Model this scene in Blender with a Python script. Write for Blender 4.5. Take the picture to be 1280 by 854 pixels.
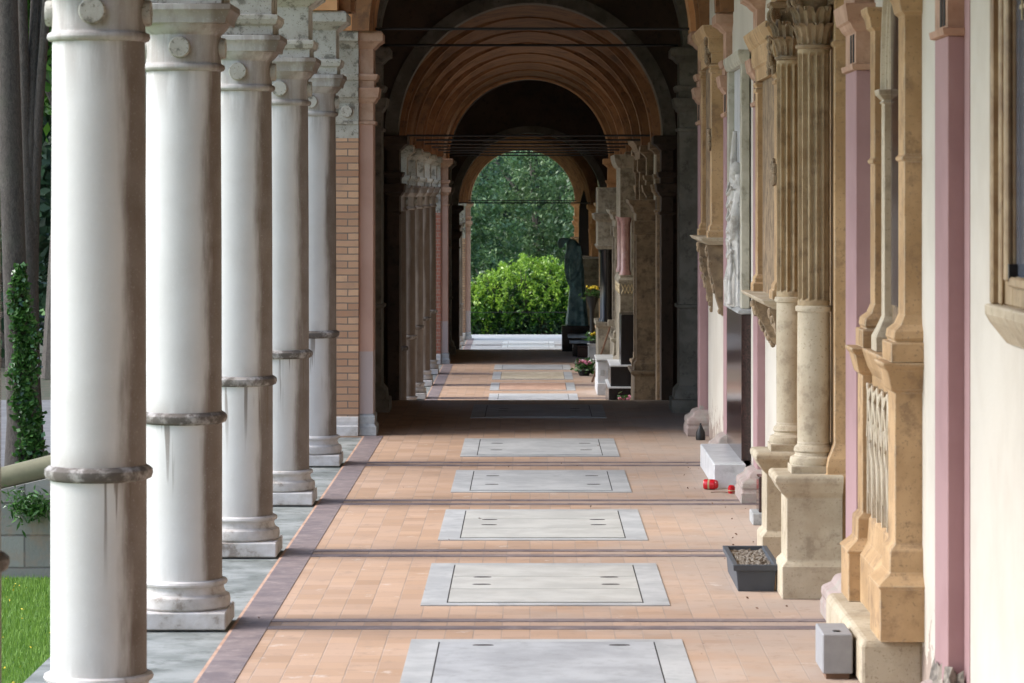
import bpy, math, random
import numpy as np
from mathutils import Vector, Matrix
R = math.radians
scene = bpy.context.scene
for o in list(bpy.data.objects): bpy.data.objects.remove(o)
C = scene.collection

# ---------------------------------------------------------------- camera
cd = bpy.data.cameras.new('camera'); cam = bpy.data.objects.new('camera', cd); C.objects.link(cam)
cam.location = (0, 0, 2.5); cam.rotation_euler = (R(90), 0, 0)
cd.sensor_width = 36; cd.lens = 112.5
cd.shift_x = -23/1280; cd.shift_y = -186/1280
cd.clip_start = 0.5; cd.clip_end = 1500
cd.dof.use_dof = True; cd.dof.focus_distance = 30; cd.dof.aperture_fstop = 9.0
scene.camera = cam
# ---------------------------------------------------------------- sky and sun (bright overcast)
w = bpy.data.worlds.new("World"); scene.world = w; w.use_nodes = True
nt = w.node_tree; nt.nodes.clear()
sky = nt.nodes.new('ShaderNodeTexSky'); sky.sky_type = 'NISHITA'; sky.sun_disc = False
SUN_EL, SUN_AZ = 44, 270      # azimuth measured clockwise from +Y
sky.sun_elevation = R(SUN_EL); sky.sun_rotation = R(SUN_AZ)
sky.dust_density = 1.5; sky.air_density = 1.0; sky.ozone_density = 1.0
bg = nt.nodes.new('ShaderNodeBackground'); bg.inputs[1].default_value = 0.15
wo = nt.nodes.new('ShaderNodeOutputWorld')
nt.links.new(sky.outputs[0], bg.inputs[0]); nt.links.new(bg.outputs[0], wo.inputs[0])
sd = bpy.data.lights.new('sun', 'SUN'); sd.energy = 1.5; sd.angle = R(32); sd.color = (1, .985, .975)
sun = bpy.data.objects.new('sun', sd); C.objects.link(sun)
_el, _az = R(SUN_EL), R(SUN_AZ)
_d = Vector((math.sin(_az)*math.cos(_el), math.cos(_az)*math.cos(_el), math.sin(_el)))
sun.rotation_euler = _d.to_track_quat('Z', 'Y').to_euler()
scene.view_settings.view_transform = 'Standard'; scene.view_settings.look = 'None'
scene.view_settings.exposure = 1.6; scene.view_settings.gamma = 1
scene.view_settings.use_curve_mapping = False
scene.render.engine = 'CYCLES'
scene.cycles.max_bounces = 8; scene.cycles.diffuse_bounces = 6; scene.cycles.glossy_bounces = 3
scene.cycles.sample_clamp_indirect = 6

# ---------------------------------------------------------------- object helpers
def tag(o, label=None, cat=None, group=None, kind=None):
    if label: o['label'] = label
    if cat: o['category'] = cat
    if group: o['group'] = group
    if kind: o['kind'] = kind
    return o
def empty(name, loc=(0,0,0), rz=0, label=None, cat=None, group=None):
    o = bpy.data.objects.new(name, None); C.objects.link(o)
    o.location = loc; o.rotation_euler = (0,0,rz); o.empty_display_size = .2
    return tag(o, label, cat, group)
def children(o): return [c for c in bpy.data.objects if c.parent == o]
def copy_tree(o, parent=None):
    c = o.copy(); C.objects.link(c)
    if parent: c.parent = parent
    for ch in children(o): copy_tree(ch, c)
    return c
class MB:
    def __init__(s): s.v = []; s.f = []; s.sm = []
    def add(s, v, f, smooth=False):
        n = len(s.v); s.v += [tuple(p) for p in v]; s.f += [tuple(i+n for i in q) for q in f]; s.sm += [smooth]*len(f)
    def box(s, x0,x1,y0,y1,z0,z1):
        s.add([(x0,y0,z0),(x1,y0,z0),(x1,y1,z0),(x0,y1,z0),(x0,y0,z1),(x1,y0,z1),(x1,y1,z1),(x0,y1,z1)],
              [(0,3,2,1),(4,5,6,7),(0,1,5,4),(1,2,6,5),(2,3,7,6),(3,0,4,7)])
        return s
    def mould(s, x0,x1,y0,y1, lv, side='LRNF'):
        """rectangular block whose sides step in and out: lv = [(z, offset)]; side: which sides move (L -x, R +x, N -y, F +y)"""
        L,Rr,N,F = [1 if k in side else 0 for k in 'LRNF']
        v=[]; f=[]
        for z,o in lv:
            v += [(x0-o*L,y0-o*N,z),(x1+o*Rr,y0-o*N,z),(x1+o*Rr,y1+o*F,z),(x0-o*L,y1+o*F,z)]
        for i in range(len(lv)-1):
            a=4*i
            for k in range(4):
                b=(k+1)%4; f.append((a+k,a+b,a+4+b,a+4+k))
        f.append((3,2,1,0)); t=4*(len(lv)-1); f.append((t,t+1,t+2,t+3))
        s.add(v,f); return s
    def lathe(s, prof, cx=0, cy=0, n=32, smooth=True, flute=0):
        v=[]; f=[]
        for r,z in prof:
            for k in range(n):
                a=2*math.pi*k/n; rr=r
                v.append((cx+rr*math.cos(a), cy+rr*math.sin(a), z))
        m=len(prof)
        for i in range(m-1):
            for k in range(n):
                b=(k+1)%n; f.append((i*n+k,i*n+b,(i+1)*n+b,(i+1)*n+k))
        s.add(v,f,smooth)
        s.add(v[:n],[tuple(range(n))[::-1]]); s.add(v[-n:],[tuple(range(n))])
        return s
    def tube(s, pts, rad, n=8, smooth=True):
        pts=[Vector(p) for p in pts]; rads = rad if isinstance(rad,(list,tuple)) else [rad]*len(pts)
        v=[]; f=[]
        up=None
        for i,p in enumerate(pts):
            t=(pts[min(i+1,len(pts)-1)]-pts[max(i-1,0)]).normalized()
            if up is None: up = Vector((0,0,1)) if abs(t.z)<.9 else Vector((1,0,0))
            a=t.cross(up).normalized(); b=a.cross(t).normalized(); up=b
            for k in range(n):
                g=2*math.pi*k/n; v.append(p+a*math.cos(g)*rads[i]+b*math.sin(g)*rads[i])
        for i in range(len(pts)-1):
            for k in range(n):
                b=(k+1)%n; f.append((i*n+k,i*n+b,(i+1)*n+b,(i+1)*n+k))
        f.append(tuple(range(n))); f.append(tuple(range((len(pts)-1)*n,len(pts)*n))[::-1])
        s.add(v,f,smooth); return s
    def prism(s, pts, axis, a0, a1):
        """closed outline pts (u,z) extruded along axis 'x' or 'y' from a0 to a1"""
        n=len(pts)
        g=(lambda u,z,a:(u,a,z)) if axis=='y' else (lambda u,z,a:(a,u,z))
        v=[g(u,z,a0) for u,z in pts]+[g(u,z,a1) for u,z in pts]
        f=[tuple(range(n)),tuple(range(n,2*n))[::-1]]+[(i,(i+1)%n,n+(i+1)%n,n+i) for i in range(n)]
        s.add(v,f); return s
    def arch(s, axis, uc, zs, r0, r1, a0, a1, n=32, t0=0, t1=math.pi, hz=1.0):
        """ring segment (archivolt) around (uc, zs) between radii r0,r1, between a0 and a1 along the axis"""
        g=(lambda u,z,a:(u,a,z)) if axis=='y' else (lambda u,z,a:(a,u,z))
        v=[]; f=[]
        for i in range(n+1):
            t=t0+(t1-t0)*i/n; c,sn=math.cos(t),math.sin(t)*hz
            v += [g(uc+r0*c,zs+r0*sn,a0),g(uc+r1*c,zs+r1*sn,a0),g(uc+r1*c,zs+r1*sn,a1),g(uc+r0*c,zs+r0*sn,a1)]
        for i in range(n):
            a=4*i
            for k in range(4):
                b=(k+1)%4; f.append((a+k,a+b,a+4+b,a+4+k))
        f += [(0,1,2,3),tuple(4*n+k for k in (3,2,1,0))]
        s.add(v,f); return s
    def archwall(s, axis, uc, zs, r, u0, u1, ztop, a0, a1, n=32, zbot=None):
        """wall above and beside one round opening"""
        g=(lambda u,z,a:(u,a,z)) if axis=='y' else (lambda u,z,a:(a,u,z))
        P=[(uc-r*math.cos(math.pi*i/n), zs+r*math.sin(math.pi*i/n)) for i in range(n+1)]
        us=[p[0] for p in P]
        v=[]; f=[]
        for (u,z) in P:
            v += [g(u,z,a0),g(u,ztop,a0),g(u,ztop,a1),g(u,z,a1)]
        for i in range(n):
            a=4*i
            f += [(a,a+1,a+5,a+4),(a+1,a+2,a+6,a+5),(a+2,a+3,a+7,a+6),(a+3,a,a+4,a+7)]
        s.add(v,f)
        zb = zs if zbot is None else zbot
        for (p,q) in ((u0,uc-r),(uc+r,u1)):
            if q-p>1e-4:
                if axis=='y': s.box(p,q,a0,a1,zb,ztop)
                else: s.box(a0,a1,p,q,zb,ztop)
        return s
    def ell(s, c, r, n=12, m=8):
        v=[];f=[]
        for i in range(m+1):
            ph=math.pi*i/m
            for k in range(n):
                a=2*math.pi*k/n; v.append((c[0]+r[0]*math.sin(ph)*math.cos(a),c[1]+r[1]*math.sin(ph)*math.sin(a),c[2]+r[2]*math.cos(ph)))
        for i in range(m):
            for k in range(n):
                b=(k+1)%n; f.append((i*n+k,(i+1)*n+k,(i+1)*n+b,i*n+b))
        s.add(v,f,True); return s
    def build(s, name, mat, parent=None, bev=0, sharp=True, seg=1):
        me=bpy.data.meshes.new(name); me.from_pydata(s.v,[],s.f)
        me.polygons.foreach_set('use_smooth', s.sm)
        me.materials.append(mat); me.update()
        if any(s.sm) and sharp: me.set_sharp_from_angle(angle=R(38))
        o=bpy.data.objects.new(name,me); C.objects.link(o)
        if parent: o.parent=parent
        if bev:
            b=o.modifiers.new('bevel','BEVEL'); b.width=bev; b.segments=seg; b.limit_method='ANGLE'; b.angle_limit=R(35)
        return o
def struct(name, mb, mat, **k): return tag(mb.build(name, mat, **k), kind='structure')

# ---------------------------------------------------------------- materials
def nodes(name):
    m=bpy.data.materials.new(name); m.use_nodes=True; t=m.node_tree; b=t.nodes['Principled BSDF']
    return m,t,b
def N(t,typ,**kw):
    n=t.nodes.new('ShaderNode'+typ)
    for k,v in kw.items(): setattr(n,k,v)
    return n
def coords(t, rnd=True):
    tc=N(t,'TexCoord'); oi=N(t,'ObjectInfo'); va=N(t,'VectorMath',operation='SCALE'); ad=N(t,'VectorMath',operation='ADD')
    va.inputs[0].default_value=(17.3,11.1,7.7); t.links.new(oi.outputs['Random'],va.inputs['Scale'])
    t.links.new(tc.outputs['Object'],ad.inputs[0])
    if rnd: t.links.new(va.outputs[0],ad.inputs[1])
    return tc.outputs['Object'], ad.outputs[0]
def noise(t,vec,scale,detail=5,rough=.6,sc=None,dist=0):
    if sc:
        mp=N(t,'Mapping'); mp.inputs['Scale'].default_value=sc; t.links.new(vec,mp.inputs[0]); vec=mp.outputs[0]
    n=N(t,'TexNoise'); n.inputs['Scale'].default_value=scale; n.inputs['Detail'].default_value=detail
    n.inputs['Roughness'].default_value=rough; n.inputs['Distortion'].default_value=dist
    t.links.new(vec,n.inputs['Vector']); return n.outputs[0]
def ramp(t,fac,a,b):
    r=N(t,'MapRange'); r.inputs[1].default_value=a; r.inputs[2].default_value=b; r.clamp=True; r.interpolation_type='SMOOTHSTEP'
    t.links.new(fac,r.inputs[0]); return r.outputs[0]
def mix(t,fac,a,b,mode='MIX'):
    m=N(t,'Mix',data_type='RGBA',blend_type=mode)
    for s,i in ((fac,0),(a,6),(b,7)):
        if isinstance(s,(int,float)): m.inputs[i].default_value=s
        elif isinstance(s,tuple): m.inputs[i].default_value=(*s,1)
        else: t.links.new(s,m.inputs[i])
    return m.outputs[2]
def math_(t,op,a,b=None,c=None):
    m=N(t,'Math',operation=op)
    for i,s in enumerate((a,b,c)):
        if s is None: continue
        if isinstance(s,(int,float)): m.inputs[i].default_value=s
        else: t.links.new(s,m.inputs[i])
    return m.outputs[0]
def bump(t,b,h,strength,dist=.01):
    n=N(t,'Bump'); n.inputs['Strength'].default_value=strength; n.inputs['Distance'].default_value=dist
    t.links.new(h,n.inputs['Height']); t.links.new(n.outputs[0],b.inputs['Normal'])
def stone(name,c1,c2,dirt=None,amt=.5,scale=3,rough=.85,bs=.4,dscale=9,lo=.52,hi=.68,speck=None,edge=None):
    m,t,b=nodes(name); o,v=coords(t)
    n1=noise(t,v,scale); col=mix(t,ramp(t,n1,.35,.65),c1,c2)
    n2=noise(t,v,dscale,8,.7)
    if dirt:
        k=math_(t,'MULTIPLY',ramp(t,n2,lo,hi),amt); col=mix(t,k,col,dirt)
    if speck:
        n3=noise(t,v,60,3,.6); col=mix(t,math_(t,'MULTIPLY',ramp(t,n3,.6,.66),.7),col,speck)
    if edge:  # paler along the edges, in patches
        bv=N(t,'Bevel'); bv.samples=4; bv.inputs['Radius'].default_value=.012; ge=N(t,'NewGeometry')
        dp=N(t,'VectorMath',operation='DOT_PRODUCT'); t.links.new(bv.outputs[0],dp.inputs[0]); t.links.new(ge.outputs['Normal'],dp.inputs[1])
        k=math_(t,'MULTIPLY',ramp(t,dp.outputs['Value'],.985,.90),ramp(t,n2,.35,.6)); col=mix(t,math_(t,'MULTIPLY',k,.7),col,edge)
    t.links.new(col,b.inputs['Base Color']); b.inputs['Roughness'].default_value=rough
    n4=noise(t,v,35,6,.7); h=math_(t,'ADD',n4,math_(t,'MULTIPLY',n2,1.5)); bump(t,b,h,bs,.006)
    return m
def plain(name,c,rough=.5,metal=0):
    m,t,b=nodes(name); o,v=coords(t); n=noise(t,v,12)
    col=mix(t,n,tuple(x*.75 for x in c),tuple(min(1,x*1.2) for x in c))
    t.links.new(col,b.inputs['Base Color']); b.inputs['Roughness'].default_value=rough; b.inputs['Metallic'].default_value=metal
    bump(t,b,noise(t,v,50),.15,.003)
    return m

M={}
def column_mat(nm='column_stone',ca=(.60,.59,.575),cb=(.545,.53,.51),shift=0.0):
    m,t,b=nodes(nm); o,v=coords(t)
    sx=N(t,'SeparateXYZ'); t.links.new(o,sx.inputs[0]); x,z=sx.outputs[0],sx.outputs[2]
    col=mix(t,ramp(t,noise(t,v,2.2,6),.3,.7),ca,cb)
    # brown patina plus painted shade on the passage side, with an uneven streaked edge
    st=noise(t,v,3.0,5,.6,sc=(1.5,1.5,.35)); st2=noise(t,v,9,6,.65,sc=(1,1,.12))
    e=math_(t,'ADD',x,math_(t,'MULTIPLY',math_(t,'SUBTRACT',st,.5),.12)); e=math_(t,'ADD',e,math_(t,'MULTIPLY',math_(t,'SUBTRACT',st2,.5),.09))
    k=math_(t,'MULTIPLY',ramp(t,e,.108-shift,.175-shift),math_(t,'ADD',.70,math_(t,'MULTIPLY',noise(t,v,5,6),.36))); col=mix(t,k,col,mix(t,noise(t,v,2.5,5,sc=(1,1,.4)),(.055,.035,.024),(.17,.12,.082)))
    # drips beneath the ring and beneath the capital
    d=noise(t,v,9,3,.5,sc=(2.4,2.4,.1)); dm=ramp(t,d,.585,.635)
    below=math_(t,'MULTIPLY',ramp(t,z,.62,1.14),ramp(t,z,1.2,1.18)); top=ramp(t,z,2.85,3.25)
    col=mix(t,math_(t,'MULTIPLY',math_(t,'MULTIPLY',dm,below),.75),col,(.13,.095,.07))
    col=mix(t,math_(t,'MULTIPLY',math_(t,'MULTIPLY',ramp(t,st2,.42,.6),top),.4),col,(.17,.13,.1))
    ftop=math_(t,'MULTIPLY',ramp(t,z,1.36,1.2),ramp(t,z,1.16,1.2))
    col=mix(t,math_(t,'MULTIPLY',ftop,math_(t,'MULTIPLY',ramp(t,st,.35,.6),.45)),col,(.17,.13,.1))
    foot=ramp(t,z,.5,.05); col=mix(t,math_(t,'MULTIPLY',foot,math_(t,'MULTIPLY',ramp(t,st2,.4,.6),.4)),col,(.22,.18,.14))
    sp=noise(t,v,90,2,.5); col=mix(t,math_(t,'MULTIPLY',ramp(t,sp,.62,.7),.13),col,(.75,.74,.72))
    t.links.new(col,b.inputs['Base Color']); b.inputs['Roughness'].default_value=.6
    bump(t,b,math_(t,'ADD',noise(t,v,45,6,.7),noise(t,v,6,4)),.25,.005)
    return m
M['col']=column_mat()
M['col2']=column_mat('shaded_grimy_stone',(.42,.40,.38),(.30,.28,.26),.015)  # darker column copy: second stretch's shade put into the colour, plus grime
M['ring']=stone('ring_stone',(.40,.38,.36),(.27,.245,.22),(.075,.06,.048),.9,7,.8,.5,9,.38,.56)
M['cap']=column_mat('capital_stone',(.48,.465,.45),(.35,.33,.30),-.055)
M['base']=stone('base_stone',(.58,.56,.55),(.45,.42,.39),(.16,.12,.09),.7,6,.7,.5,6,.55,.68)
M['lichen']=stone('lichen_stone',(.46,.44,.39),(.35,.33,.28),(.09,.08,.06),.7,4,.9,.7,8,.53,.62,speck=(.12,.11,.08))
M['paving']=stone('margin_paving',(.27,.285,.275),(.15,.165,.155),(.07,.08,.07),.8,3,.8,.5,5,.5,.66)
M['cream']=None
def plaster(name,c,c2,stain,peel=None,peelh=.5,cut=None):
    m,t,b=nodes(name); o,v=coords(t)
    sx=N(t,'SeparateXYZ'); t.links.new(o,sx.inputs[0]); z=sx.outputs[2]
    n=noise(t,v,1.5,5); col=mix(t,ramp(t,n,.35,.7),c,c2)
    n2=noise(t,v,5,8,.7,sc=(1,1,.4)); col=mix(t,math_(t,'MULTIPLY',ramp(t,n2,.6,.75),.35),col,stain)
    if cut: # lower band repainted another colour
        col=mix(t,ramp(t,z,cut[0]+.01,cut[0]),col,cut[1])
    h=noise(t,v,30,6,.6)
    if peel:
        n3=noise(t,v,5,7,.7,dist=.6); e=math_(t,'ADD',z,math_(t,'MULTIPLY',math_(t,'SUBTRACT',n3,.5),1.5))
        k=ramp(t,e,peelh+.015,peelh); col=mix(t,k,col,mix(t,noise(t,v,14),peel,tuple(x*.45 for x in peel)))
        h=math_(t,'ADD',h,math_(t,'MULTIPLY',k,-3.0))
    t.links.new(col,b.inputs['Base Color']); b.inputs['Roughness'].default_value=.8
    bump(t,b,h,.3,.006); return m
M['cream']=plaster('cream_plaster',(.59,.56,.495),(.53,.495,.43),(.5,.4,.3),(.50,.40,.34),.2)
M['pink']=plaster('pink_plaster',(.39,.245,.25),(.33,.20,.205),(.42,.33,.33),(.44,.41,.37),.18)
M['pink_old']=plaster('pink_jamb_plaster',(.50,.31,.24),(.42,.25,.19),(.36,.2,.16),(.4,.37,.33),.02,cut=(.86,(.44,.36,.34)))
M['peach']=stone('peach_plaster',(.50,.325,.235),(.40,.24,.165),(.2,.11,.07),.5,5,.8,.3)
M['orange']=stone('orange_plaster',(.60,.32,.15),(.48,.235,.10),(.16,.08,.04),.6,3,.8,.3,6,.55,.7)
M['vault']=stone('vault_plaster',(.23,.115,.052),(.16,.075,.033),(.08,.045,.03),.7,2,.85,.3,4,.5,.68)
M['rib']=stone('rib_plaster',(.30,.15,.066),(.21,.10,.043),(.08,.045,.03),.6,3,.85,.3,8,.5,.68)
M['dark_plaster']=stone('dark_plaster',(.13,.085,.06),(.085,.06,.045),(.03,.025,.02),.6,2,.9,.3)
M['grey_rib']=stone('grey_stone_rib',(.26,.235,.195),(.17,.15,.12),(.06,.05,.04),.6,4,.85,.4)
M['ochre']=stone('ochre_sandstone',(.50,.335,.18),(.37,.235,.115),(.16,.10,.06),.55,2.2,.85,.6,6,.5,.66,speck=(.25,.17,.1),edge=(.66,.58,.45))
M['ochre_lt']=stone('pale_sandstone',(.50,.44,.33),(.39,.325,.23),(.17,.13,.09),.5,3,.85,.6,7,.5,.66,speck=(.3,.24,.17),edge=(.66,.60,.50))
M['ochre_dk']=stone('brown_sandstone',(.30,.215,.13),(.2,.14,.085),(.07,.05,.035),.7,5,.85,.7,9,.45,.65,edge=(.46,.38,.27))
M['marble']=stone('white_marble',(.66,.68,.70),(.54,.56,.58),(.34,.35,.36),.5,5,.35,.12,12,.5,.7)
M['figstone']=stone('relief_marble',(.60,.585,.55),(.46,.445,.41),(.22,.20,.17),.6,6,.6,.2,10,.5,.65)
M['grey_marble']=stone('grey_marble',(.44,.45,.45),(.3,.31,.31),(.15,.15,.15),.5,5,.6,.2,12,.5,.7)
M['iron']=plain('black_iron',(.012,.012,.013),.5,0)
M['bronze']=stone('green_bronze',(.30,.48,.46),(.12,.22,.21),(.45,.62,.60),.5,5,.5,.2,6,.5,.65)
M['black']=plain('black_granite',(.012,.012,.014),.18)
def granite():
    m,t,b=nodes('brown_granite'); o,v=coords(t)
    vo=N(t,'TexVoronoi'); vo.inputs['Scale'].default_value=120; t.links.new(v,vo.inputs['Vector'])
    col=mix(t,ramp(t,vo.outputs['Distance'],.2,.7),(.075,.035,.03),(.02,.012,.012))
    t.links.new(col,b.inputs['Base Color']); b.inputs['Roughness'].default_value=.12
    return m
M['granite']=granite()
M['tub']=plain('dark_tub_paint',(.055,.065,.08),.55)
M['redglass']=plain('red_plastic',(.55,.01,.02),.25)
M['lampgrey']=plain('grey_box_paint',(.28,.285,.30),.6)
M['wood']=plain('worn_brown_wood',(.18,.10,.06),.6)
M['soil']=stone('gravel_soil',(.20,.175,.14),(.09,.07,.055),(.42,.4,.36),.8,30,.95,1.0,60,.52,.6)
M['gold']=plain('worn_gold_paint',(.45,.36,.2),.5)
M['asphalt']=stone('asphalt',(.15,.152,.155),(.11,.112,.115),(.1,.1,.1),.3,3,.9,.3)
M['blockwall']=None
def brickmat(name,c1,c2,mortar,bw=.25,rh=.072,ms=.007,mode='xz',bs=.6,dirt=(.2,.15,.12)):
    m,t,b=nodes(name); o,v=coords(t,False)
    sx=N(t,'SeparateXYZ'); t.links.new(o,sx.inputs[0]); cb=N(t,'CombineXYZ')
    if mode=='xz':
        t.links.new(math_(t,'ADD',sx.outputs[0],sx.outputs[1]),cb.inputs[0]); t.links.new(sx.outputs[2],cb.inputs[1])
    else:
        t.links.new(sx.outputs[1],cb.inputs[0]); t.links.new(sx.outputs[0],cb.inputs[1])
    wv=N(t,'VectorMath',operation='ADD'); n0=N(t,'TexNoise'); n0.inputs['Scale'].default_value=9; t.links.new(o,n0.inputs['Vector'])
    sc=N(t,'VectorMath',operation='SCALE'); sc.inputs['Scale'].default_value=.006; t.links.new(n0.outputs['Color'],sc.inputs[0])
    t.links.new(cb.outputs[0],wv.inputs[0]); t.links.new(sc.outputs[0],wv.inputs[1])
    br=N(t,'TexBrick'); br.inputs['Scale'].default_value=1; br.inputs['Brick Width'].default_value=bw; br.inputs['Row Height'].default_value=rh
    br.inputs['Mortar Size'].default_value=ms; br.inputs['Mortar Smooth'].default_value=.2; br.inputs['Bias'].default_value=0
    br.inputs['Color1'].default_value=(*c1,1); br.inputs['Color2'].default_value=(*c2,1); br.inputs['Mortar'].default_value=(*mortar,1)
    t.links.new(wv.outputs[0],br.inputs['Vector'])
    return m,t,b,o,v,br,sx
def brick(name,*a,**k):
    m,t,b,o,v,br,sx=brickmat(name,*a,**k)
    n=noise(t,o,6,7,.7); col=mix(t,math_(t,'MULTIPLY',ramp(t,n,.45,.7),.5),br.outputs['Color'],(.30,.2,.14))
    col=mix(t,math_(t,'MULTIPLY',noise(t,o,30),.35),col,(.12,.08,.06),'MULTIPLY') if False else col
    t.links.new(col,b.inputs['Base Color']); b.inputs['Roughness'].default_value=.9
    h=math_(t,'ADD',math_(t,'MULTIPLY',br.outputs['Fac'],-1.5),noise(t,o,40)); bump(t,b,h,.6,.006)
    return m
M['brick']=brick('tan_brick',(.54,.34,.21),(.36,.20,.12),(.15,.125,.105),ms=.006)
M['redbrick']=brick('red_brick',(.40,.15,.10),(.33,.11,.07),(.34,.27,.22))
M['blockwall']=brick('grey_blocks',(.26,.255,.235),(.20,.195,.18),(.11,.105,.10),bw=.55,rh=.26,ms=.008)
def tiles():
    m,t,b,o,v,br,sx=brickmat('terracotta_tiles',(.455,.30,.20),(.35,.225,.145),(.26,.20,.155),bw=.24,rh=.16,ms=.004,mode='yx')
    br.inputs['Mortar Smooth'].default_value=.5
    n=noise(t,o,1.3,6,.6); n2=noise(t,o,7,7,.7); n3=noise(t,o,.6,4)
    # per-tile wear
    wn=N(t,'TexWhiteNoise'); 
    fl=N(t,'VectorMath',operation='SNAP'); fl.inputs[1].default_value=(.16,.24,10); t.links.new(o,fl.inputs[0]); t.links.new(fl.outputs[0],wn.inputs[0])
    col=mix(t,math_(t,'MULTIPLY',wn.outputs[0],.42),br.outputs['Color'],(.50,.36,.28))
    dust=math_(t,'ADD',math_(t,'MULTIPLY',sx.outputs[0],.30),math_(t,'MULTIPLY',math_(t,'SUBTRACT',n,.5),1.7))
    col=mix(t,math_(t,'MULTIPLY',ramp(t,dust,-.15,.6),.72),col,(.40,.335,.29))
    col=mix(t,math_(t,'MULTIPLY',ramp(t,n2,.53,.68),.6),col,(.30,.215,.16))
    col=mix(t,math_(t,'MULTIPLY',ramp(t,noise(t,o,3.1,8,.75),.60,.68),.55),col,(.62,.57,.52))
    t.links.new(col,b.inputs['Base Color']); b.inputs['Roughness'].default_value=.62
    h=math_(t,'ADD',math_(t,'MULTIPLY',br.outputs['Fac'],-1.0),math_(t,'MULTIPLY',n2,.6)); bump(t,b,h,.35,.004)
    return m
M['tiles']=tiles()
M['band']=stone('dark_band_tiles',(.15,.12,.125),(.22,.175,.17),(.42,.36,.33),.45,5,.65,.3,9,.5,.72)
M['slab']=stone('grey_slab_stone',(.42,.43,.43),(.33,.34,.345),(.24,.25,.255),.6,3,.6,.3,7,.5,.7)
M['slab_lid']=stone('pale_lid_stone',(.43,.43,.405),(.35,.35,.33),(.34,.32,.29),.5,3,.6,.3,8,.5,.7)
M['slab_dark']=stone('dark_lid_stone',(.38,.395,.41),(.29,.30,.315),(.22,.225,.23),.6,3,.55,.3,8,.5,.7)
M['groove']=plain('dark_joint',(.035,.03,.028),.9)
def bark():
    m,t,b=nodes('bark'); o,v=coords(t)
    n=noise(t,v,48,12,.85,sc=(1,1,.33),dist=1.5); n2=noise(t,v,3,5)
    col=mix(t,ramp(t,n,.34,.66),(.04,.032,.027),(.155,.135,.115)); col=mix(t,math_(t,'MULTIPLY',ramp(t,n2,.5,.7),.4),col,(.09,.10,.07))
    t.links.new(col,b.inputs['Base Color']); b.inputs['Roughness'].default_value=.95
    bump(t,b,n,1.0,.04); return m
M['bark']=bark()
def leaf(name,c1,c2,trans=.25,rough=.45):
    m,t,b=nodes(name); g=N(t,'NewGeometry'); 
    r=g.outputs['Random Per Island']
    col=mix(t,r,c1,c2)
    t.links.new(col,b.inputs['Base Color']); b.inputs['Roughness'].default_value=rough
    tr=N(t,'BsdfTranslucent'); t.links.new(col,tr.inputs[0]); ms=N(t,'MixShader'); ms.inputs[0].default_value=trans
    out=t.nodes['Material Output']; t.links.new(b.outputs[0],ms.inputs[1]); t.links.new(tr.outputs[0],ms.inputs[2]); t.links.new(ms.outputs[0],out.inputs[0])
    return m
M['leaf_dark']=leaf('dark_leaves',(.020,.055,.028),(.055,.12,.055))
M['leaf_blue']=leaf('bluegreen_leaves',(.05,.105,.04),(.19,.29,.12))
M['leaf_bright']=leaf('bright_leaves',(.13,.27,.025),(.36,.54,.07),.35,.35)
M['leaf_mid']=leaf('mid_leaves',(.035,.11,.015),(.10,.24,.03),.3,.35)
M['ivy']=leaf('ivy_leaves',(.015,.06,.012),(.09,.21,.045),.25,.3)
M['grassb']=leaf('grass_blades',(.09,.20,.025),(.25,.40,.07),.3,.6)
M['petal_y']=plain('yellow_petals',(.75,.55,.03),.6); M['petal_p']=plain('pink_petals',(.6,.2,.28),.6); M['petal_w']=plain('white_petals',(.75,.72,.7),.6)
M['litter']=stone('leaf_litter',(.07,.06,.04),(.04,.05,.025),(.03,.025,.02),.5,6,.95,.6)
M['turf']=stone('turf_soil',(.10,.19,.035),(.06,.13,.02),(.04,.06,.02),.5,6,.95,.6)

rng=np.random.default_rng(7)
def leaves_mesh(name,mat,cent,size,parent=None,flat=.0,asp=.5):
    """many small folded leaf faces at given centres"""
    n=len(cent); cent=np.asarray(cent,float)
    d=rng.normal(size=(n,3)); d/=np.linalg.norm(d,axis=1)[:,None]
    e=rng.normal(size=(n,3)); e-= (e*d).sum(1)[:,None]*d; e/=np.linalg.norm(e,axis=1)[:,None]
    s=np.asarray(size)*(0.65+.7*rng.random(n)); s=s[:,None]
    nn=np.cross(d,e)
    v=np.empty((n,4,3)); v[:,0]=cent-d*s; v[:,1]=cent+e*s*asp+nn*s*.12; v[:,2]=cent+d*s; v[:,3]=cent-e*s*asp+nn*s*.12
    me=bpy.data.meshes.new(name); me.vertices.add(4*n); me.vertices.foreach_set('co',v.reshape(-1))
    me.loops.add(4*n); me.loops.foreach_set('vertex_index',np.arange(4*n,dtype=np.int32))
    me.polygons.add(n); me.polygons.foreach_set('loop_start',np.arange(0,4*n,4,dtype=np.int32)); me.polygons.foreach_set('loop_total',np.full(n,4,dtype=np.int32))
    me.materials.append(mat); me.update(calc_edges=True)
    o=bpy.data.objects.new(name,me); C.objects.link(o)
    if parent: o.parent=parent
    return o

# ================================================================ SETTING
S=3.65               # bay length
COLX=-2.01
DROP=.97             # each stretch of the arcade lies this much lower
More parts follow.
